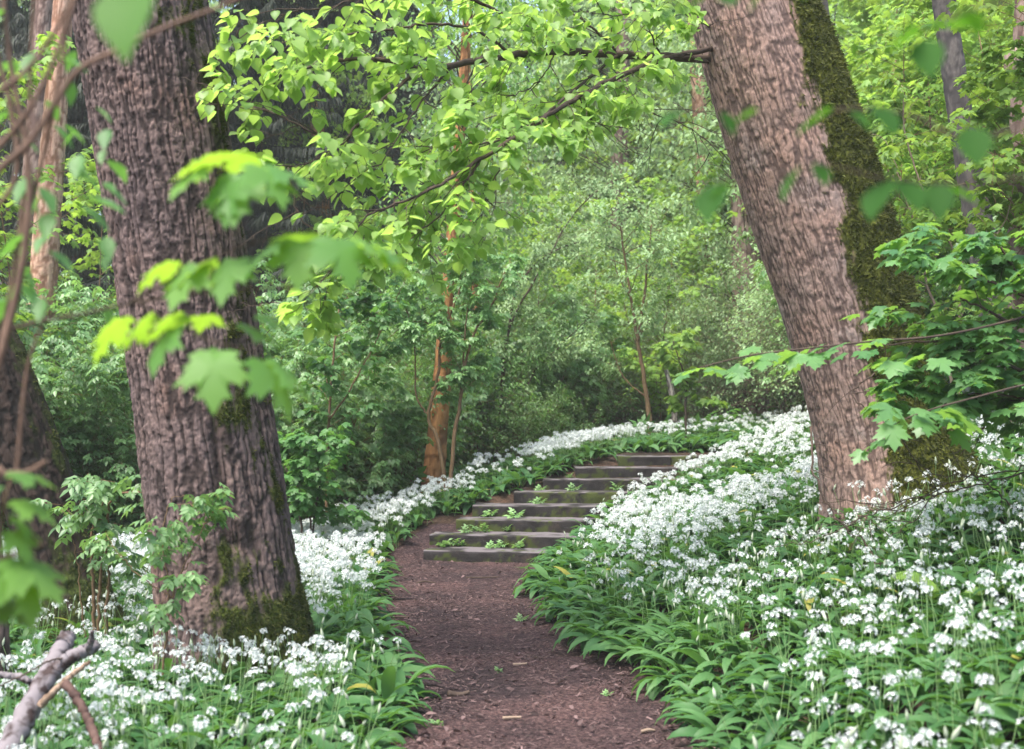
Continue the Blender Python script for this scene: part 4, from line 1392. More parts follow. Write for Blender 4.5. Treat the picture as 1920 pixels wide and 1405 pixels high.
# close leaf at the top and the twiggy bush at the left edge
leaf_set('bare brown bush with many thin crossing twigs and few leaves at the left edge', 'bush', 'bush',
         [([(-90, 2240, 2.3), (-70, 1500, 2.3), (-30, 900, 2.3), (4, 640, 2.3), (32, 470, 2.3), (50, 300, 2.3), (58, 120, 2.3), (70, -120, 2.3)], .006, .003),
          ([(-95, 2240, 2.2), (-80, 1300, 2.2), (-25, 800, 2.2), (38, 520, 2.2), (55, 330, 2.2), (20, 120, 2.2), (0, -60, 2.2)], .010, .004),
          ([(-60, 400, 2.0), (0, 318, 2.0), (60, 262, 2.0), (140, 140, 2.0), (220, 95, 2.0), (310, 52, 2.0), (420, 10, 2.0), (500, -30, 2.0)], .007, .003),
          ([(-60, 330, 2.1), (30, 240, 2.1), (90, 140, 2.1), (130, 30, 2.1), (160, -60, 2.1)], .006, .003),
          ([(-40, 190, 2.1), (30, 150, 2.1), (80, 95, 2.1), (120, 30, 2.1), (150, -20, 2.1)], .005, .003),
          ([(35, 460, 2.3), (80, 300, 2.3), (100, 200, 2.25), (120, 90, 2.25), (135, -40, 2.25)], .005, .003),
          ([(-50, 1450, 2.2), (-10, 930, 2.2), (10, 890, 2.2), (50, 885, 2.2), (86, 866, 2.2)], .006, .004),
          ([(-60, 1100, 2.1), (0, 1050, 2.1), (40, 1038, 2.1), (80, 1020, 2.1)], .006, .004),
          ([(30, 900, 2.3), (50, 700, 2.3), (82, 600, 2.3), (110, 500, 2.3)], .004, .002),
          ([(-20, 60, 2.2), (20, 200, 2.2), (30, 330, 2.2), (-30, 420, 2.2)], .006, .004)],
         [(60, 330, 2.3, .08, 160, .7, .1), (75, 350, 2.3, .07, -120, .8, .1), (160, 370, 2.3, .09, -95, .15, .1), (150, 385, 2.3, .08, -100, .5, .1), (90, 400, 2.3, .07, 180, .8, .1), (60, 440, 2.3, .08, 90, .4, .1), (90, 470, 2.3, .07, -110, .5, .2),
          (60, 500, 2.3, .08, 120, .8, .1), (30, 120, 2.3, .08, 100, .4, .1), (60, 100, 2.2, .06, 180, .9, .1), (110, 105, 2.3, .07, -100, .3, .1), (20, 210, 2.3, .08, 110, .6, .1), (120, 300, 2.4, .1, -80, .5, .1), (0, 420, 2.3, .08, 100, .4, .1),
          (20, 560, 2.3, .08, 90, .8, .1), (150, 290, 2.4, .07, 180, .8, .2), (80, 560, 2.3, .06, 180, .8, .2), (10, 20, 2.2, .08, 120, .6, .1)]
         + [(R_.uniform(-10, 210), R_.uniform(20, 600), 2.5, R_.uniform(.04, .08), R_.uniform(0, 360), R_.uniform(.2, 1.1), .2) for _ in range(26)],
         M['stem_front'], M['leaf_dark'], OVATE, 74)
leaf_set('single large bright leaf hanging close at the top before the big tree', 'leaf', 'leaf_twig',
         [([(420, -230, 1.3), (330, -90, 1.25), (262, -30, 1.2), (246, -12, 1.2)], .003, .0015)], [(250, -45, 1.2, .075, 170, 1.15, .1)], M['stem_front'], M['maple'], LINDEN, 75, jit=.02)
leaf_set('low maple seedling with broad blurred leaves at the lower left edge', 'seedling', 'seedling',
         [([(-80, 2000, 2.6), (-40, 1300, 2.6), (-10, 1060, 2.6), (10, 1020, 2.6)], .005, .003), ([(-30, 1200, 2.6), (0, 1000, 2.6), (10, 930, 2.6), (20, 900, 2.6)], .003, .002)],
         [(10, 1035, 2.6, .15, -100, .5, .1), (30, 1040, 2.6, .14, -140, .9, -.1), (0, 1030, 2.6, .13, 170, .9, .1), (20, 930, 2.6, .1, -100, .4, .1), (10, 960, 2.6, .09, -70, .6, .2), (0, 900, 2.6, .1, 150, .7, .1), (20, 985, 2.6, .08, -120, .8, .1), (-10, 1110, 2.6, .1, -110, .6, .1), (5, 880, 2.6, .1, -80, .2, .1)],
         M['stem_front'], M['maple'], MAPLE, 76, near=.8)

# blurred twigs that hang in from the right
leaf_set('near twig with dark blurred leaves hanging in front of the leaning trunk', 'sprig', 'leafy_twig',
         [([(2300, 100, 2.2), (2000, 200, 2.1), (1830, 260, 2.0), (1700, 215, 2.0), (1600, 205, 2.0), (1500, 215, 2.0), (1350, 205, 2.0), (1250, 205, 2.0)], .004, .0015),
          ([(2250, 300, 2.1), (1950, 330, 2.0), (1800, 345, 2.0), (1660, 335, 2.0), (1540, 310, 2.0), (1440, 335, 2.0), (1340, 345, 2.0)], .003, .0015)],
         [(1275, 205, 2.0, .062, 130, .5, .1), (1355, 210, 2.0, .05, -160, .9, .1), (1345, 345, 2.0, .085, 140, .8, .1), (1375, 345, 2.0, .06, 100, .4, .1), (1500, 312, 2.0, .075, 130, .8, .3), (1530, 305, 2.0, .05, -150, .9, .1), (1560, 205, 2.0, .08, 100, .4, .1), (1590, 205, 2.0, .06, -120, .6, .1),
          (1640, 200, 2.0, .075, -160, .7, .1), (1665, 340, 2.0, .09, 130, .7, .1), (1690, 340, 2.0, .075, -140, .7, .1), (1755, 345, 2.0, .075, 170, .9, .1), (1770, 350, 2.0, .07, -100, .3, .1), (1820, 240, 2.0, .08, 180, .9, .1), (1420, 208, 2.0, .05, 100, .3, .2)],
         M['twig'], M['leaf_shade'], ROUND, 77, near=.8)
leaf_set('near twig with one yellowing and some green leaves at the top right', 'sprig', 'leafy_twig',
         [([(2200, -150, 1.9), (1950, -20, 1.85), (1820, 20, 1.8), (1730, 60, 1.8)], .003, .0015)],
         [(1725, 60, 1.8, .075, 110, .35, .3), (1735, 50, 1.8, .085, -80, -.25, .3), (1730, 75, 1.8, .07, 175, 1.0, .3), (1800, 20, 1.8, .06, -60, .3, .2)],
         M['twig'], M['leaf_shade'], ROUND, 78, near=.8)
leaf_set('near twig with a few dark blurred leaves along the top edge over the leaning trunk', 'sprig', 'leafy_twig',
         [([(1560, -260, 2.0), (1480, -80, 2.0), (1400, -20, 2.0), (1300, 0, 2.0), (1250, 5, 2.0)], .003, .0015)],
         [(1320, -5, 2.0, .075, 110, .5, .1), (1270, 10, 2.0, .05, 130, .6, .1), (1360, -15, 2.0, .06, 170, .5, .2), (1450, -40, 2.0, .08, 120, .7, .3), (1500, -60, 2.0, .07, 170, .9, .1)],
         M['twig'], M['leaf_shade'], ROUND, 79, near=.8)

# elder sapling between the dark trunk and the big tree
y0 = 6.3
ELD = dict(n=[4, 3], wob=[.12, .15], trop=[-.02, -.03], max=1, start=[.4], kids=[1], ratio=[.6], leaf=0, rmin=.0016, flat=.5)
stem_plant('shrub', 'young elder with orange brown stems growing at the foot of the dark leaning trunk', 'shrub',
           [([(178, gy(178, 7.4), 7.4), (176, 1120, 7.4), (172, 1040, 7.4), (176, 980, 7.4), (200, 930, 7.3)], .013, .005),
            ([(186, gy(186, 7.4), 7.4), (186, 1140, 7.4), (190, 1060, 7.4), (200, 990, 7.3), (215, 930, 7.2), (300, 920, 7.1)], .013, .005),
            ([(196, gy(196, 7.4), 7.4), (200, 1140, 7.4), (205, 1080, 7.4), (198, 1020, 7.3), (180, 960, 7.2), (150, 930, 7.2)], .012, .004),
            ([(165, gy(165, 7.4), 7.4), (150, 1100, 7.4), (140, 1030, 7.4), (130, 990, 7.4)], .006, .003)], M['stem_brown'], M['elder'], ELDER, .12, 210, spawn=.26, start=.62, cfg=ELD, twig=(.2, .4))
y0 = 6.1
stem_plant('sapling', 'thin elder sapling with pale green leaves before the foot of the big tree', 'sapling',
           [([(300, gy(300, y0), y0), (312, 1180, y0), (325, 1120, y0), (330, 1090, y0), (360, 1050, y0)], .006, .003),
            ([(325, 1120, y0), (290, 1100, y0), (250, 1070, y0), (225, 1040, y0)], .004, .002),
            ([(318, 1150, y0), (310, 1060, y0), (305, 1000, y0), (320, 940, y0), (350, 930, y0)], .004, .002),
            ([(330, 1090, y0), (370, 1010, y0), (400, 960, y0), (430, 955, y0)], .004, .002)], M['stem_brown'], M['elder'], ELDER, .105, 211, spawn=.2, start=.5, cfg=ELD, twig=(.12, .25))


# dead branch in the lower left corner
def dead_branch():
    R = np.random.default_rng(80)
    base = P(-120, 1640, 4.0)
    t = thing('dead_branch', 'broken dead branch with peeling grey bark leaning up in the lower left corner', 'branch', tuple(base))

    def limb(name, pts, r0, r1, mat, wob=.006, ns=14):
        W = smooth_curve([P(*q) for q in pts], len(pts) * 9)
        W[1:-1] += R.normal(0, wob * .35, (len(W) - 2, 3))
        rad = np.interp(np.linspace(0, 1, len(W)), [0, 1], [r0, r1]) * (1 + R.normal(0, .05, len(W)))
        mb = MB()
        tube(mb, W, rad, ns)
        V = mb.V[0]
        V += (fbm(V[:, 0] * 40, V[:, 1] * 40, V[:, 2] * 40, 3)[:, None] - .5) * wob
        link(name, mb.mesh(name, mat), t, tuple(-base))
    limb('bough', [(-120, 1640, 4.0), (-40, 1500, 4.2), (20, 1395, 4.4), (60, 1320, 4.55), (95, 1255, 4.7), (118, 1212, 4.8), (128, 1190, 4.85)], .05, .034, M['log'])
    limb('fork', [(62, 1318, 4.56), (95, 1268, 4.65), (130, 1235, 4.7), (165, 1218, 4.75), (182, 1210, 4.78)], .034, .022, M['log'])
    limb('spur', [(160, 1222, 4.74), (170, 1205, 4.72), (172, 1184, 4.7)], .018, .008, M['log'])
    limb('split_wood', [(75, 1325, 4.5), (110, 1288, 4.5), (140, 1262, 4.52), (168, 1240, 4.55)], .016, .008, M['log_split'], ns=8)
    limb('snag', [(122, 1280, 4.5), (145, 1310, 4.45), (165, 1350, 4.4), (180, 1385, 4.35), (196, 1430, 4.3)], .018, .014, M['log_dark'], ns=10)
    limb('side_twig', [(68, 1290, 4.62), (45, 1272, 4.6), (20, 1268, 4.6), (-20, 1262, 4.6)], .015, .010, M['log'], ns=8)
    limb('thin_twig', [(130, 1232, 4.7), (90, 1240, 4.6), (50, 1262, 4.5), (0, 1285, 4.5), (-40, 1300, 4.5)], .004, .003, M['twig'], ns=6)


dead_branch()


def fern():
    R = np.random.default_rng(83)
    x, y = P(1790, 1130, 6.2)[:2]
    loc = np.array([x, y, float(terrain(x, y))])
    t = thing('fern', 'small yellow green fern with arching fronds among the garlic on the right slope', 'fern', tuple(loc))
    for k in range(9):
        a = R.uniform(0, 2 * PI)
        L = R.uniform(.3, .45)
        d = np.array([math.cos(a), math.sin(a), 0])
        s_ = np.linspace(0, 1, 26)[:, None]
        path = d * L * .75 * s_ + np.array([0, 0, 1.]) * (L * 1.15 * s_ - L * .75 * s_ ** 2.2)
        mb = MB()
        tube(mb, path, np.linspace(.003, .0008, 26), 4)
        for sd_ in (-1, 1):
            q = np.arange(4, 26)
            f = (q - 4) / 22
            sz = .085 * np.sin(PI * np.clip(f * .8 + .18, 0, 1)) + .006
            mb.inst(LANCE, path[q], rotm(np.full(22, az_of(d)) + sd_ * 1.25, -.25 - .3 * f, R.normal(0, .15, 22)), sz, np.clip(R.normal(.6, .2, 22), 0, 1))
        link('frond', mb.mesh('frond', M['bright']), t)


fern()


def bare_twigs():
    """the tangle of thin fallen twigs over the garlic below the leaning tree"""
    R = np.random.default_rng(81)
    y = 7.0
    lines = [([(1520, 800, 7.4), (1525, 880, 7.2), (1560, 960, 7.1), (1610, 1010, 7.0), (1650, 1060, 6.9), (1680, 1090, 6.9)], .008, .004),
             ([(2000, 860, 7), (1880, 900, 7), (1760, 925, 7), (1660, 945, 7), (1560, 935, 7.0)], .007, .002),
             ([(2000, 840, 7), (1900, 880, 7), (1800, 900, 7), (1700, 950, 7), (1600, 985, 7.0)], .006, .002),
             ([(1980, 980, 6.8), (1900, 945, 6.8), (1840, 900, 6.9), (1760, 890, 7), (1700, 860, 7)], .006, .002),
             ([(1700, 940, 7), (1620, 970, 7), (1540, 1010, 6.9), (1450, 1025, 6.9)], .005, .002),
             ([(1960, 800, 7.2), (1880, 760, 7.2), (1840, 800, 7.1), (1790, 850, 7.0)], .008, .003),
             ([(1760, 925, 7), (1700, 985, 6.9), (1660, 1010, 6.9)], .004, .002),
             ([(1640, 700, 7.0), (1600, 740, 6.9), (1660, 790, 6.8), (1700, 840, 6.8), (1760, 925, 7)], .005, .003)]
    mb = MB()
    for pts, r0, r1 in lines:
        W = smooth_curve([P(*q) for q in pts], len(pts) * 6)
        W[1:-1] += R.normal(0, .008, (len(W) - 2, 3))
        tube(mb, W, np.linspace(r0, r1, len(W)), 5)
        for k in range(3, len(W) - 1, 4):
            d = unit(W[k + 1] - W[k])
            e = unit(d + R.normal(0, .6, 3)) * R.uniform(.15, .45)
            q = smooth_curve([W[k], W[k] + e * .5 + R.normal(0, .02, 3), W[k] + e], 6)
            tube(mb, q, np.linspace(.003, .0012, 6), 4)
    loc = P(1700, 940, 7)
    me = mb.mesh('fallen_branch', M['twig'])
    me.transform(__import__('mathutils').Matrix.Translation(-Vector(loc)))
    tag(link('fallen_branch', me, None, tuple(loc)), 'thin bare twiggy branch lying over the garlic below the leaning tree', 'branch')


bare_twigs()


# ------------------------------------------------------------------ wild garlic
def garlic_leaf(L=1.0, up=1.15, bend=2.2, w=.1, n=7, fold=.35):
    """blade that leaves the ground steeply (up, rad) and arches over by bend; along +Y"""
    V, Q = [], []
    y = z = 0.0
    for k in range(n + 1):
        s = k / n
        a = up - bend * s ** 1.4
        if k:
            y += math.cos(a) * L / n
            z += math.sin(a) * L / n
        ww = w * max(.07, (math.sin(PI * min(1, max(0, (s - .12) / .88)) ** .8) ** .8 if s > .12 else 0)) if s < 1 else .002
        f = fold * ww
        V += [(-ww, y - f * math.sin(a) * 1, z + f * math.cos(a)), (0, y, z), (ww, y - f * math.sin(a), z + f * math.cos(a))]
    for k in range(n):
        a = 3 * k
        Q += [(a, a + 1, a + 4, a + 3), (a + 1, a + 2, a + 5, a + 4)]
    return tpl(V, Q)


GL = [garlic_leaf(1, 1.25, 1.9, .115), garlic_leaf(1, 1.1, 2.2, .12), garlic_leaf(1, 1.35, 2.4, .11), garlic_leaf(1, .95, 1.7, .12), garlic_leaf(1, 1.3, 1.3, .105), garlic_leaf(1, 1.2, 2.0, .06), garlic_leaf(1, 1.35, 1.6, .055)]
GL_LO = [garlic_leaf(1, 1.25, 1.9, .115, 4, .2), garlic_leaf(1, 1.0, 2.0, .12, 4, .2), garlic_leaf(1, 1.3, 1.4, .11, 4, .2)]


def flower_head(seed, nfl=11, petals=6, size=1.0, ped=True):
    """an umbel: star flowers on short stalks all round the top of the stem"""
    R = np.random.default_rng(seed)
    V, Q, T = [], [], []
    for k in range(nfl):
        u = (k + .5) / nfl
        el = PI / 2 - math.acos(1 - 1.05 * u) if True else 0
        el = math.asin(1 - .95 * u)
        az = k * 2.4 + R.normal(0, .2)
        d = np.array([math.cos(el) * math.cos(az), math.cos(el) * math.sin(az), math.sin(el)])
        d = unit(d * [1, 1, .75])
        c = d * .0235 * R.uniform(.6, 1.2) * size + [0, 0, .004]
        a = unit(np.cross(d, [.3, .5, .81]))
        b = np.cross(d, a)
        for q in range(petals):
            t_ = q * 2 * PI / petals + k
            e = a * math.cos(t_) + b * math.sin(t_)
            s_ = np.cross(d, e)
            Lp = .0145 * size * R.uniform(.85, 1.15) * (6 / petals) ** .3
            wp = .0026 * size * (6 / petals)
            o = len(V)
            tip = c + e * Lp + d * Lp * .45
            mid = c + e * Lp * .5 + d * Lp * .3
            V += [c, mid + s_ * wp, tip, mid - s_ * wp]
            Q.append((o, o + 1, o + 2, o + 3))
    return tpl(V, Q, T)


def bud(size=1.0):
    V, Q = [], []
    n = 5
    prof = [(0, .002), (.008, .0055), (.018, .0062), (.028, .004), (.038, .0004)]
    for z, r in prof:
        for k in range(n):
            V.append((r * math.cos(k * 2 * PI / n) * size, r * math.sin(k * 2 * PI / n) * size, z * size))
    for i in range(len(prof) - 1):
        for k in range(n):
            Q.append((i * n + k, i * n + (k + 1) % n, (i + 1) * n + (k + 1) % n, (i + 1) * n + k))
    return tpl(V, Q)


def stalk(bend=.1):
    mb = MB()
    W = smooth_curve([[0, 0, 0], [0, bend * .3, .4], [0, bend, 1.0]], 5)
    ns = 4
    V, Q = [], []
    for i, p in enumerate(W):
        r = .008 - .003 * i / 4
        for k in range(ns):
            V.append(p + [r * math.cos(k * PI / 2), r * math.sin(k * PI / 2), 0])
    for i in range(4):
        for k in range(ns):
            Q.append((i * ns + k, i * ns + (k + 1) % ns, (i + 1) * ns + (k + 1) % ns, (i + 1) * ns + k))
    return tpl(V, Q)


STALK = stalk()
FH = [flower_head(k, 5 + (k * 3) % 9, size=.85 + .06 * (k % 5)) for k in range(8)]
FH_LO = [flower_head(10 + k, 10, 4) for k in range(3)]
BUD = bud(1.25)


def tree_block(X, Y):
    out = np.zeros(X.shape, bool)
    for cx, cy, r in ((base[0], base[1], .47), (baser[0], baser[1] + .05, .52), (ctd[0, 0], ctd[0, 1], .33)):
        out |= np.hypot(X - cx, Y - cy) < r
    return out


def garlic():
    R = np.random.default_rng(90)
    g = .125
    xs, ys = np.meshgrid(np.arange(-5.2, 9.5, g), np.arange(3.3, 20.5, g))
    X = (xs + R.uniform(-.5, .5, xs.shape) * g).ravel()
    Y = (ys + R.uniform(-.5, .5, ys.shape) * g).ravel()
    PX = CX + X * F / Y
    dr, dl = X - xr(Y), xl(Y) - X
    right = (dr > .09) & (PX < 2080)
    # the flowers left of the steps end in a line that runs from beside the big tree to the top of the steps
    left = (dl > .13) & (PX > -160) & (Y < np.interp(X, [-4.5, -3, -2, -.5, .5, 1.5, 2.5, 4], [11.2, 12.6, 13.8, 15.3, 16.6, 17.6, 18.3, 19.5]))
    onstep = np.zeros(X.shape, bool)
    for (lx, sy, sz, a, w) in STEPS:
        onstep |= (X > lx - .04) & (X < lx + np.where(sy > 13.8, 1.52, 1.42)) & (np.abs(Y - sy - .18) < .24)
    beyond = (Y > 15.65) & (dr <= .02) & (dl <= .05)
    pick = (right | left | beyond) & ~tree_block(X, Y) & ~onstep
    dens = R.uniform(0, 1, X.shape) < np.where(Y > 13, .8, .95)
    # bare dirt beside the lowest steps
    dirt = (Y > 11.2) & (Y < 13.4) & (dl < .18) & (dl > 0)
    pick &= dens & ~dirt
    X, Y = X[pick], Y[pick]
    PX = CX + X * F / Y
    dr, dl = X - xr(Y), xl(Y) - X
    n = len(X)
    Z = terrain(X, Y)
    PYb = HY - (Z - EYE) * F / Y
    e = .05
    gx = (terrain(X + e, Y) - terrain(X - e, Y)) / (2 * e)
    gyv = (terrain(X, Y + e) - terrain(X, Y - e)) / (2 * e)
    down = np.stack([-gx, -gyv], -1) * 3
    nearp = np.exp(-np.clip(np.where(dr > 0, dr, dl), 0, 9) / .35)
    down[:, 0] += np.where(dr > 0, -1, 1) * nearp * 1.3
    azd = az_of(down)
    conc = np.clip(np.linalg.norm(down, axis=1), 0, 2.2)
    # how many flower stems: none at the trodden edge, most on the upper bank and beside the big tree
    patch = fbm(X * 1.6, Y * 1.6, 0, 44, 3)
    mr = sstep(.14, .55, dr) * np.interp(Y, [4, 6, 7.5, 9, 12, 20], [2.7, 2.8, 2.8, 2.5, 2.4, 2.3])
    mr = mr * np.where((dr > 2.4) & (Y < 10), .8, 1)
    ml = np.where(Y > 8.4, sstep(.02, .26, dl), sstep(.12, .5, dl)) * np.interp(Y, [4, 6, 6.9, 7.6, 8.6, 12, 18], [4.2, 3.6, 1.4, 2.8, 5.0, 5.0, 3.2])
    ml = np.where((Y > 6.6) & (Y < 8.2) & (dl < .75), ml * .25, ml)
    lam = np.where(dr > 0, mr, np.where(dl > 0, ml, 1.6)) * np.clip((patch - .28) * 2.6, .12, 1.5)
    nst = np.minimum(R.poisson(np.clip(lam, 0, 6)), 7)
    vis = (PX > -20) & (PX < 1940) & (PYb < 1480)
    order = np.argsort(np.where(vis, Y, 99))
    single = np.zeros(n, bool)
    single[order[:285]] = True
    single &= vis

    # ---- the carpet: every plant that is not one of the nearest
    lv, st, hd, bd = MB(), MB(), MB(), MB()
    idx = np.where(~single)[0]
    nl = R.integers(4, 7, len(idx)) + (Y[idx] < 8)
    rep = np.repeat(idx, nl)
    m = len(rep)
    az = azd[rep] + R.normal(0, 1, m) * (2.2 / (.6 + conc[rep]))
    pos = np.stack([X[rep], Y[rep], Z[rep] - .01], -1) + np.stack([R.normal(0, .025, m), R.normal(0, .025, m), np.zeros(m)], -1)
    size = R.uniform(.21, .34, m) * (1 + .25 * nearp[rep])
    var = np.clip(R.normal(.5, .25, m) + (patch[rep] - .5) * .6, 0, 1)
    var = np.where(R.uniform(0, 1, m) < .025, 1.0, np.minimum(var, .92))
    grassy = (Y[rep] < 8) & (dr[rep] > 0) & (dr[rep] < 1.0)
    var = np.where(grassy, np.minimum(.92, var + .3), var)
    kind = R.integers(0, 21, m)
    kind = np.where(grassy & (R.uniform(0, 1, m) < .5), 5 + kind % 2, kind)
    Rm = rotm(az, R.normal(0, .16, m), R.normal(0, .2, m))
    near = Y[rep] < 9.5
    for q, tp in enumerate(GL):
        s_ = near & (kind % 7 == q)
        lv.inst(tp, pos[s_], Rm[s_], size[s_], var[s_])
    for q, tp in enumerate(GL_LO):
        s_ = ~near & (kind % 3 == q)
        lv.inst(tp, pos[s_], Rm[s_], size[s_] * 1.08, var[s_])
    rep = np.repeat(idx, nst[idx])
    m = len(rep)
    h = R.uniform(.24, .37, m)
    pos = np.stack([X[rep], Y[rep], Z[rep] - .01], -1) + np.stack([R.normal(0, .045, m), R.normal(0, .045, m), np.zeros(m)], -1)
    Rm = rotm(azd[rep] + R.normal(0, 1.2, m), R.normal(-.12, .12, m), R.normal(0, .1, m))
    st.inst(STALK, pos, Rm, np.stack([h * .9, h, h], -1), np.clip(R.normal(.5, .25, m), 0, 1))
    tip = pos + np.einsum('nij,nj->ni', Rm, np.stack([0 * h, .1 * h, h], -1))
    isbud = R.uniform(0, 1, m) < np.where(Y[rep] < 8, .3, .08)
    isbud |= (np.where(dr[rep] > 0, dr[rep], dl[rep] + (Y[rep] > 8.4)) < .5) & (Y[rep] < 12) & (R.uniform(0, 1, m) < .6)
    Rh = rotm(R.uniform(0, 6.3, m), R.normal(0, .25, m), R.normal(0, .25, m))
    hs = R.uniform(.7, 1.25, m)
    hv = R.uniform(.2, 1, m)
    nr = Y[rep] < 9
    for q in range(8):
        s_ = ~isbud & nr & (np.arange(m) % 8 == q)
        hd.inst(FH[q], tip[s_], Rh[s_], hs[s_] * .95, hv[s_])
    for q in range(3):
        s_ = ~isbud & ~nr & (np.arange(m) % 3 == q)
        hd.inst(FH_LO[q], tip[s_], Rh[s_], hs[s_] * 1.2, hv[s_])
    bd.inst(BUD, tip[isbud], Rh[isbud], hs[isbud], hv[isbud] * .2)
    car = link('wild_garlic_carpet', lv.mesh('wild_garlic_carpet', M['garlic']))
    tag(car, 'carpet of white flowering wild garlic covering the slope and the ground beside the path', 'wild garlic', kind='stuff')
    link('flower_stalks', st.mesh('flower_stalks', M['stalk']), car)
    link('flower_heads', hd.mesh('flower_heads', M['petal']), car)
    link('flower_buds', bd.mesh('flower_buds', M['bud']), car)

    # ---- the nearest plants, each a thing of its own
    leafm = []
    for k in range(10):
        mb = MB()
        q = R.integers(6, 9)
        a = R.normal(0, 1.15, q)
        tps = R.integers(0, 7, q)
        for j in range(q):
            mb.inst(GL[tps[j]], np.array([[R.normal(0, .02), R.normal(0, .02), -.01]]), rotm(a[j:j + 1], np.array([R.normal(0, .15)]), np.array([R.normal(0, .25)])), np.array([R.uniform(.2, .31)]), np.array([np.clip(R.normal(.5, .25), 0, .92)]))
        leafm.append(mb.mesh('leaves', M['garlic']))

    def one(tp, mat, nm, sc=1.0, v=.7):
        mb = MB()
        mb.inst(tp, np.zeros((1, 3)), np.eye(3)[None], np.array([sc]), np.array([v]))
        return mb.mesh(nm, mat)
    stalkm = one(tpl(STALK['V'] * [.3, .3, .3], STALK['Q']), M['stalk'], 'flower_stalk')
    headm = [one(t_, M['petal'], 'flower_head', .95) for t_ in FH]
    budm = one(BUD, M['bud'], 'flower_bud', .9, .5)
    for i in np.where(single)[0]:
        lefts = dl[i] > 0
        edge = (dl[i] if lefts else dr[i]) < .45
        if lefts:
            lab = 'wild garlic plant with hanging leaves along the near left edge of the path' if edge else 'wild garlic plant with white star flowers in front of the big upright tree'
            grp = 'garlic along the near left path edge' if edge else 'garlic before the big upright tree'
        else:
            lab = 'wild garlic plant with hanging leaves along the near right edge of the path' if edge else 'wild garlic plant with white star flowers low on the near right slope'
            grp = 'garlic along the near right path edge' if edge else 'garlic low on the near right slope'
        rz = azd[i] + R.normal(0, .8)
        t_ = thing('wild_garlic', lab, 'wild garlic', (X[i], Y[i], Z[i]), rz, grp, R.uniform(.9, 1.12))
        link('leaves', leafm[R.integers(0, 10)], t_)
        k = int(nst[i]) if edge else max(1, int(nst[i]))
        for j in range(min(k, 5)):
            s_ = link('flower_stalk', stalkm, t_, (R.normal(0, .03), R.normal(0, .03), 0))
            s_.rotation_euler = (R.normal(-.1, .12), R.normal(0, .1), R.uniform(-1.5, 1.5))
            s_.scale = (1, 1, R.uniform(.85, 1.25))
            isb = R.uniform() < (.65 if edge else .32 if j else 0)
            hm = link('flower_bud' if isb else 'flower_head', budm if isb else headm[R.integers(0, 8)], s_, (0, .03, .3))
            hm.scale = (1, 1, 1 / s_.scale[2])
            hm.rotation_euler = (R.normal(0, .2), R.normal(0, .2), R.uniform(0, 6))
    return n, int(nst.sum())


NG = garlic()


# ------------------------------------------------------------------ small things on the path and the steps
def litter():
    R = np.random.default_rng(95)
    n = 26000
    Y = 3.2 + R.uniform(0, 1, n) ** 1.3 * 9.2
    X = xl(Y) - .15 + (xr(Y) - xl(Y) + .3) * R.uniform(0, 1, n)
    e_ = np.minimum(X - xl(Y), xr(Y) - X)
    k_ = R.uniform(0, 1, n) < np.clip(1.7 * (fbm(X * 2.2, Y * 2.2, 0, 55, 3) - .25) + .5 * np.exp(-np.clip(e_, 0, 9) / .12), .15, 1)
    X, Y = X[k_], Y[k_]
    n = len(X)
    pos = np.stack([X, Y, terrain(X, Y) + .02 + R.uniform(0, .008, n)], -1)
    chip = tpl([(-.2, -.5, 0), (.2, -.45, .08), (.25, .4, .02), (-.15, .5, -.05)], [(0, 1, 2, 3)])
    mb = MB()
    s = np.stack([R.uniform(.006, .02, n), R.uniform(.008, .05, n) , R.uniform(.006, .02, n)], -1)
    mb.inst(chip, pos, rotm(R.uniform(0, 6.3, n), R.normal(0, .25, n), R.normal(0, .25, n)), s, np.clip(R.beta(1.3, 2.6, n) + .12 * (fbm(X * 3, Y * 3, 0, 3) - .5), 0, 1))
    q = 420                                            # whole dead leaves, most of them blown to the edges
    Yq = 3.2 + R.uniform(0, 1, q) ** 1.2 * 9
    u = R.beta(.5, .5, q)
    Xq = xl(Yq) - .05 + (xr(Yq) - xl(Yq) + .1) * u
    mb.inst(OVATE, np.stack([Xq, Yq, terrain(Xq, Yq) + .03], -1), rotm(R.uniform(0, 6.3, q), R.normal(.1, .3, q), R.normal(0, .5, q)), R.uniform(.025, .06, q), R.uniform(.1, .7, q))
    tag(link('leaf_litter', mb.mesh('leaf_litter', M['litter'])), 'brown bark chips and dry leaf crumbs strewn over the path', 'litter', kind='stuff')


litter()


def sticks():
    R = np.random.default_rng(96)
    data = [(905, 1089, 62, 3, 'dark stick lying across the path below the lowest step'), (800, 1100, 36, -14, 'short dark stick at the left of the path below the steps'),
            (745, 1165, 46, -8, 'thin dark stick at the left path edge beside the garlic'), (985, 1125, 30, 5, 'small dark twig at the right side of the path'),
            (975, 1255, 26, 8, 'short pale twig in the middle of the path'), (1010, 1170, 40, -5, 'thin twig near the right path edge'),
            (860, 1310, 40, 12, 'dark lump of bark lying at the near left of the path'), (1215, 1385, 26, 10, 'pale wood splinter at the near right corner of the path'),
            (960, 1358, 34, 0, 'pale splinter lying near the front of the path')]
    for px, py, w, ang, lab in data:
        Y = EYE * F / (py - HY)
        p = P(px, py, Y)
        p[2] = terrain(p[0], p[1]) + .03
        L = w * Y / F
        a = math.radians(ang)
        d = np.array([math.cos(a), .25 * math.sin(a) * 3, 0])
        q = smooth_curve([-d * L / 2, R.normal(0, .008, 3) + [0, 0, .004], d * L / 2 + [0, 0, .004]], 9)
        mb = MB()
        r = .009 if 'lump' not in lab else .02
        tube(mb, q, np.linspace(r, r * .6, 9), 6)
        tag(link('stick', mb.mesh('stick', M['twig_pale'] if 'pale' in lab else M['twig']), None, tuple(p)), lab, 'stick', 'sticks on the path')


sticks()


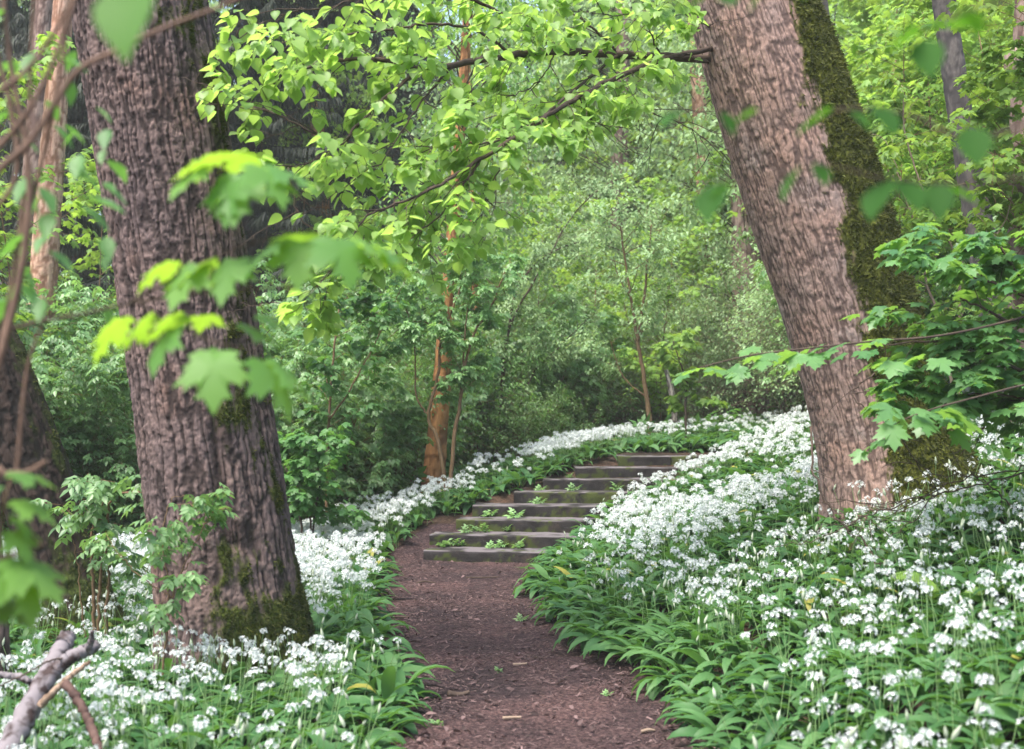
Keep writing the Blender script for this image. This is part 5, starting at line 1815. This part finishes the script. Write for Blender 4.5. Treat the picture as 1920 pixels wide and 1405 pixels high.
def weeds():
    R = np.random.default_rng(97)
    mb = MB()
    n = 9
    mb.inst(ELDER_LO, R.normal(0, .02, (n, 3)) + [0, 0, .03], rotm(R.uniform(0, 6.3, n), R.uniform(-.1, .9, n), R.normal(0, .3, n)), R.uniform(.07, .13, n), R.uniform(.4, 1, n))
    lm = mb.mesh('leaves', M['elder'])
    mb = MB()
    for k in range(4):
        e = np.array([R.normal(0, .03), R.normal(0, .03), .06])
        tube(mb, smooth_curve([[0, 0, -.01], e * .5 + [0, 0, .01], e], 5), .0018, 4)
    sm = mb.mesh('stem', M['stalk'])
    spots = [(0, .45), (1, .08), (1, .2), (1, .33), (1, .5), (2, .35), (3, .12), (4, .15), (4, .45), (5, .2), (0, .12), (0, .62), (1, .14), (1, .26), (2, .42), (3, .48), (4, .2), (5, .55)]
    for i, f in spots:
        lx, sy, sz, a, w = STEPS[i]
        x = lx + w * f * math.cos(a)
        y = sy + w * f * math.sin(a) - R.uniform(.0, .05)
        z = sz - STEP_H + .01
        if R.uniform() < .45:
            y += .33
            z = sz
        t = thing('weed', 'small bright green weed rooted in a joint of the stone steps', 'weed', (x, y, z), R.uniform(0, 6.3), 'weeds on the stone steps', R.uniform(.5, 1.0))
        link('stem', sm, t)
        link('leaves', lm, t)
    for px, py, s in [(980, 1168, .8), (935, 1265, .6), (1140, 1310, .5), (820, 1365, .6)]:
        Y = EYE * F / (py - HY)
        p = P(px, py, Y)
        t = thing('weed', 'tiny green seedling growing out of the brown path', 'weed', (p[0], Y, float(terrain(p[0], Y)) + .012), R.uniform(0, 6.3), 'seedlings on the path', s * .55)
        link('stem', sm, t)
        link('leaves', lm, t)


weeds()


# ------------------------------------------------------------------ the damp hazy air of the wood
def haze():
    m, nt, out = new_mat('haze')
    v = node(nt, 'ShaderNodeVolumePrincipled')
    v.inputs['Color'].default_value = (.96, 1.0, .94, 1)
    v.inputs['Density'].default_value = 0.0012
    v.inputs['Anisotropy'].default_value = -0.1
    nt.links.new(v.outputs[0], out.inputs['Volume'])
    x0, x1, y0, y1, z0, z1 = -75, 80, -14, 98, -1.5, 29
    V = [(x, y, z) for x in (x0, x1) for y in (y0, y1) for z in (z0, z1)]
    mb = MB()
    mb.add(V, [(0, 1, 3, 2), (4, 6, 7, 5), (0, 4, 5, 1), (2, 3, 7, 6), (0, 2, 6, 4), (1, 5, 7, 3)])
    o = link('haze', mb.mesh('haze', m))
    tag(o, 'thin pale haze hanging between the trees', 'haze', kind='stuff')


haze()
print('lime leaves', NL, 'garlic', NG)
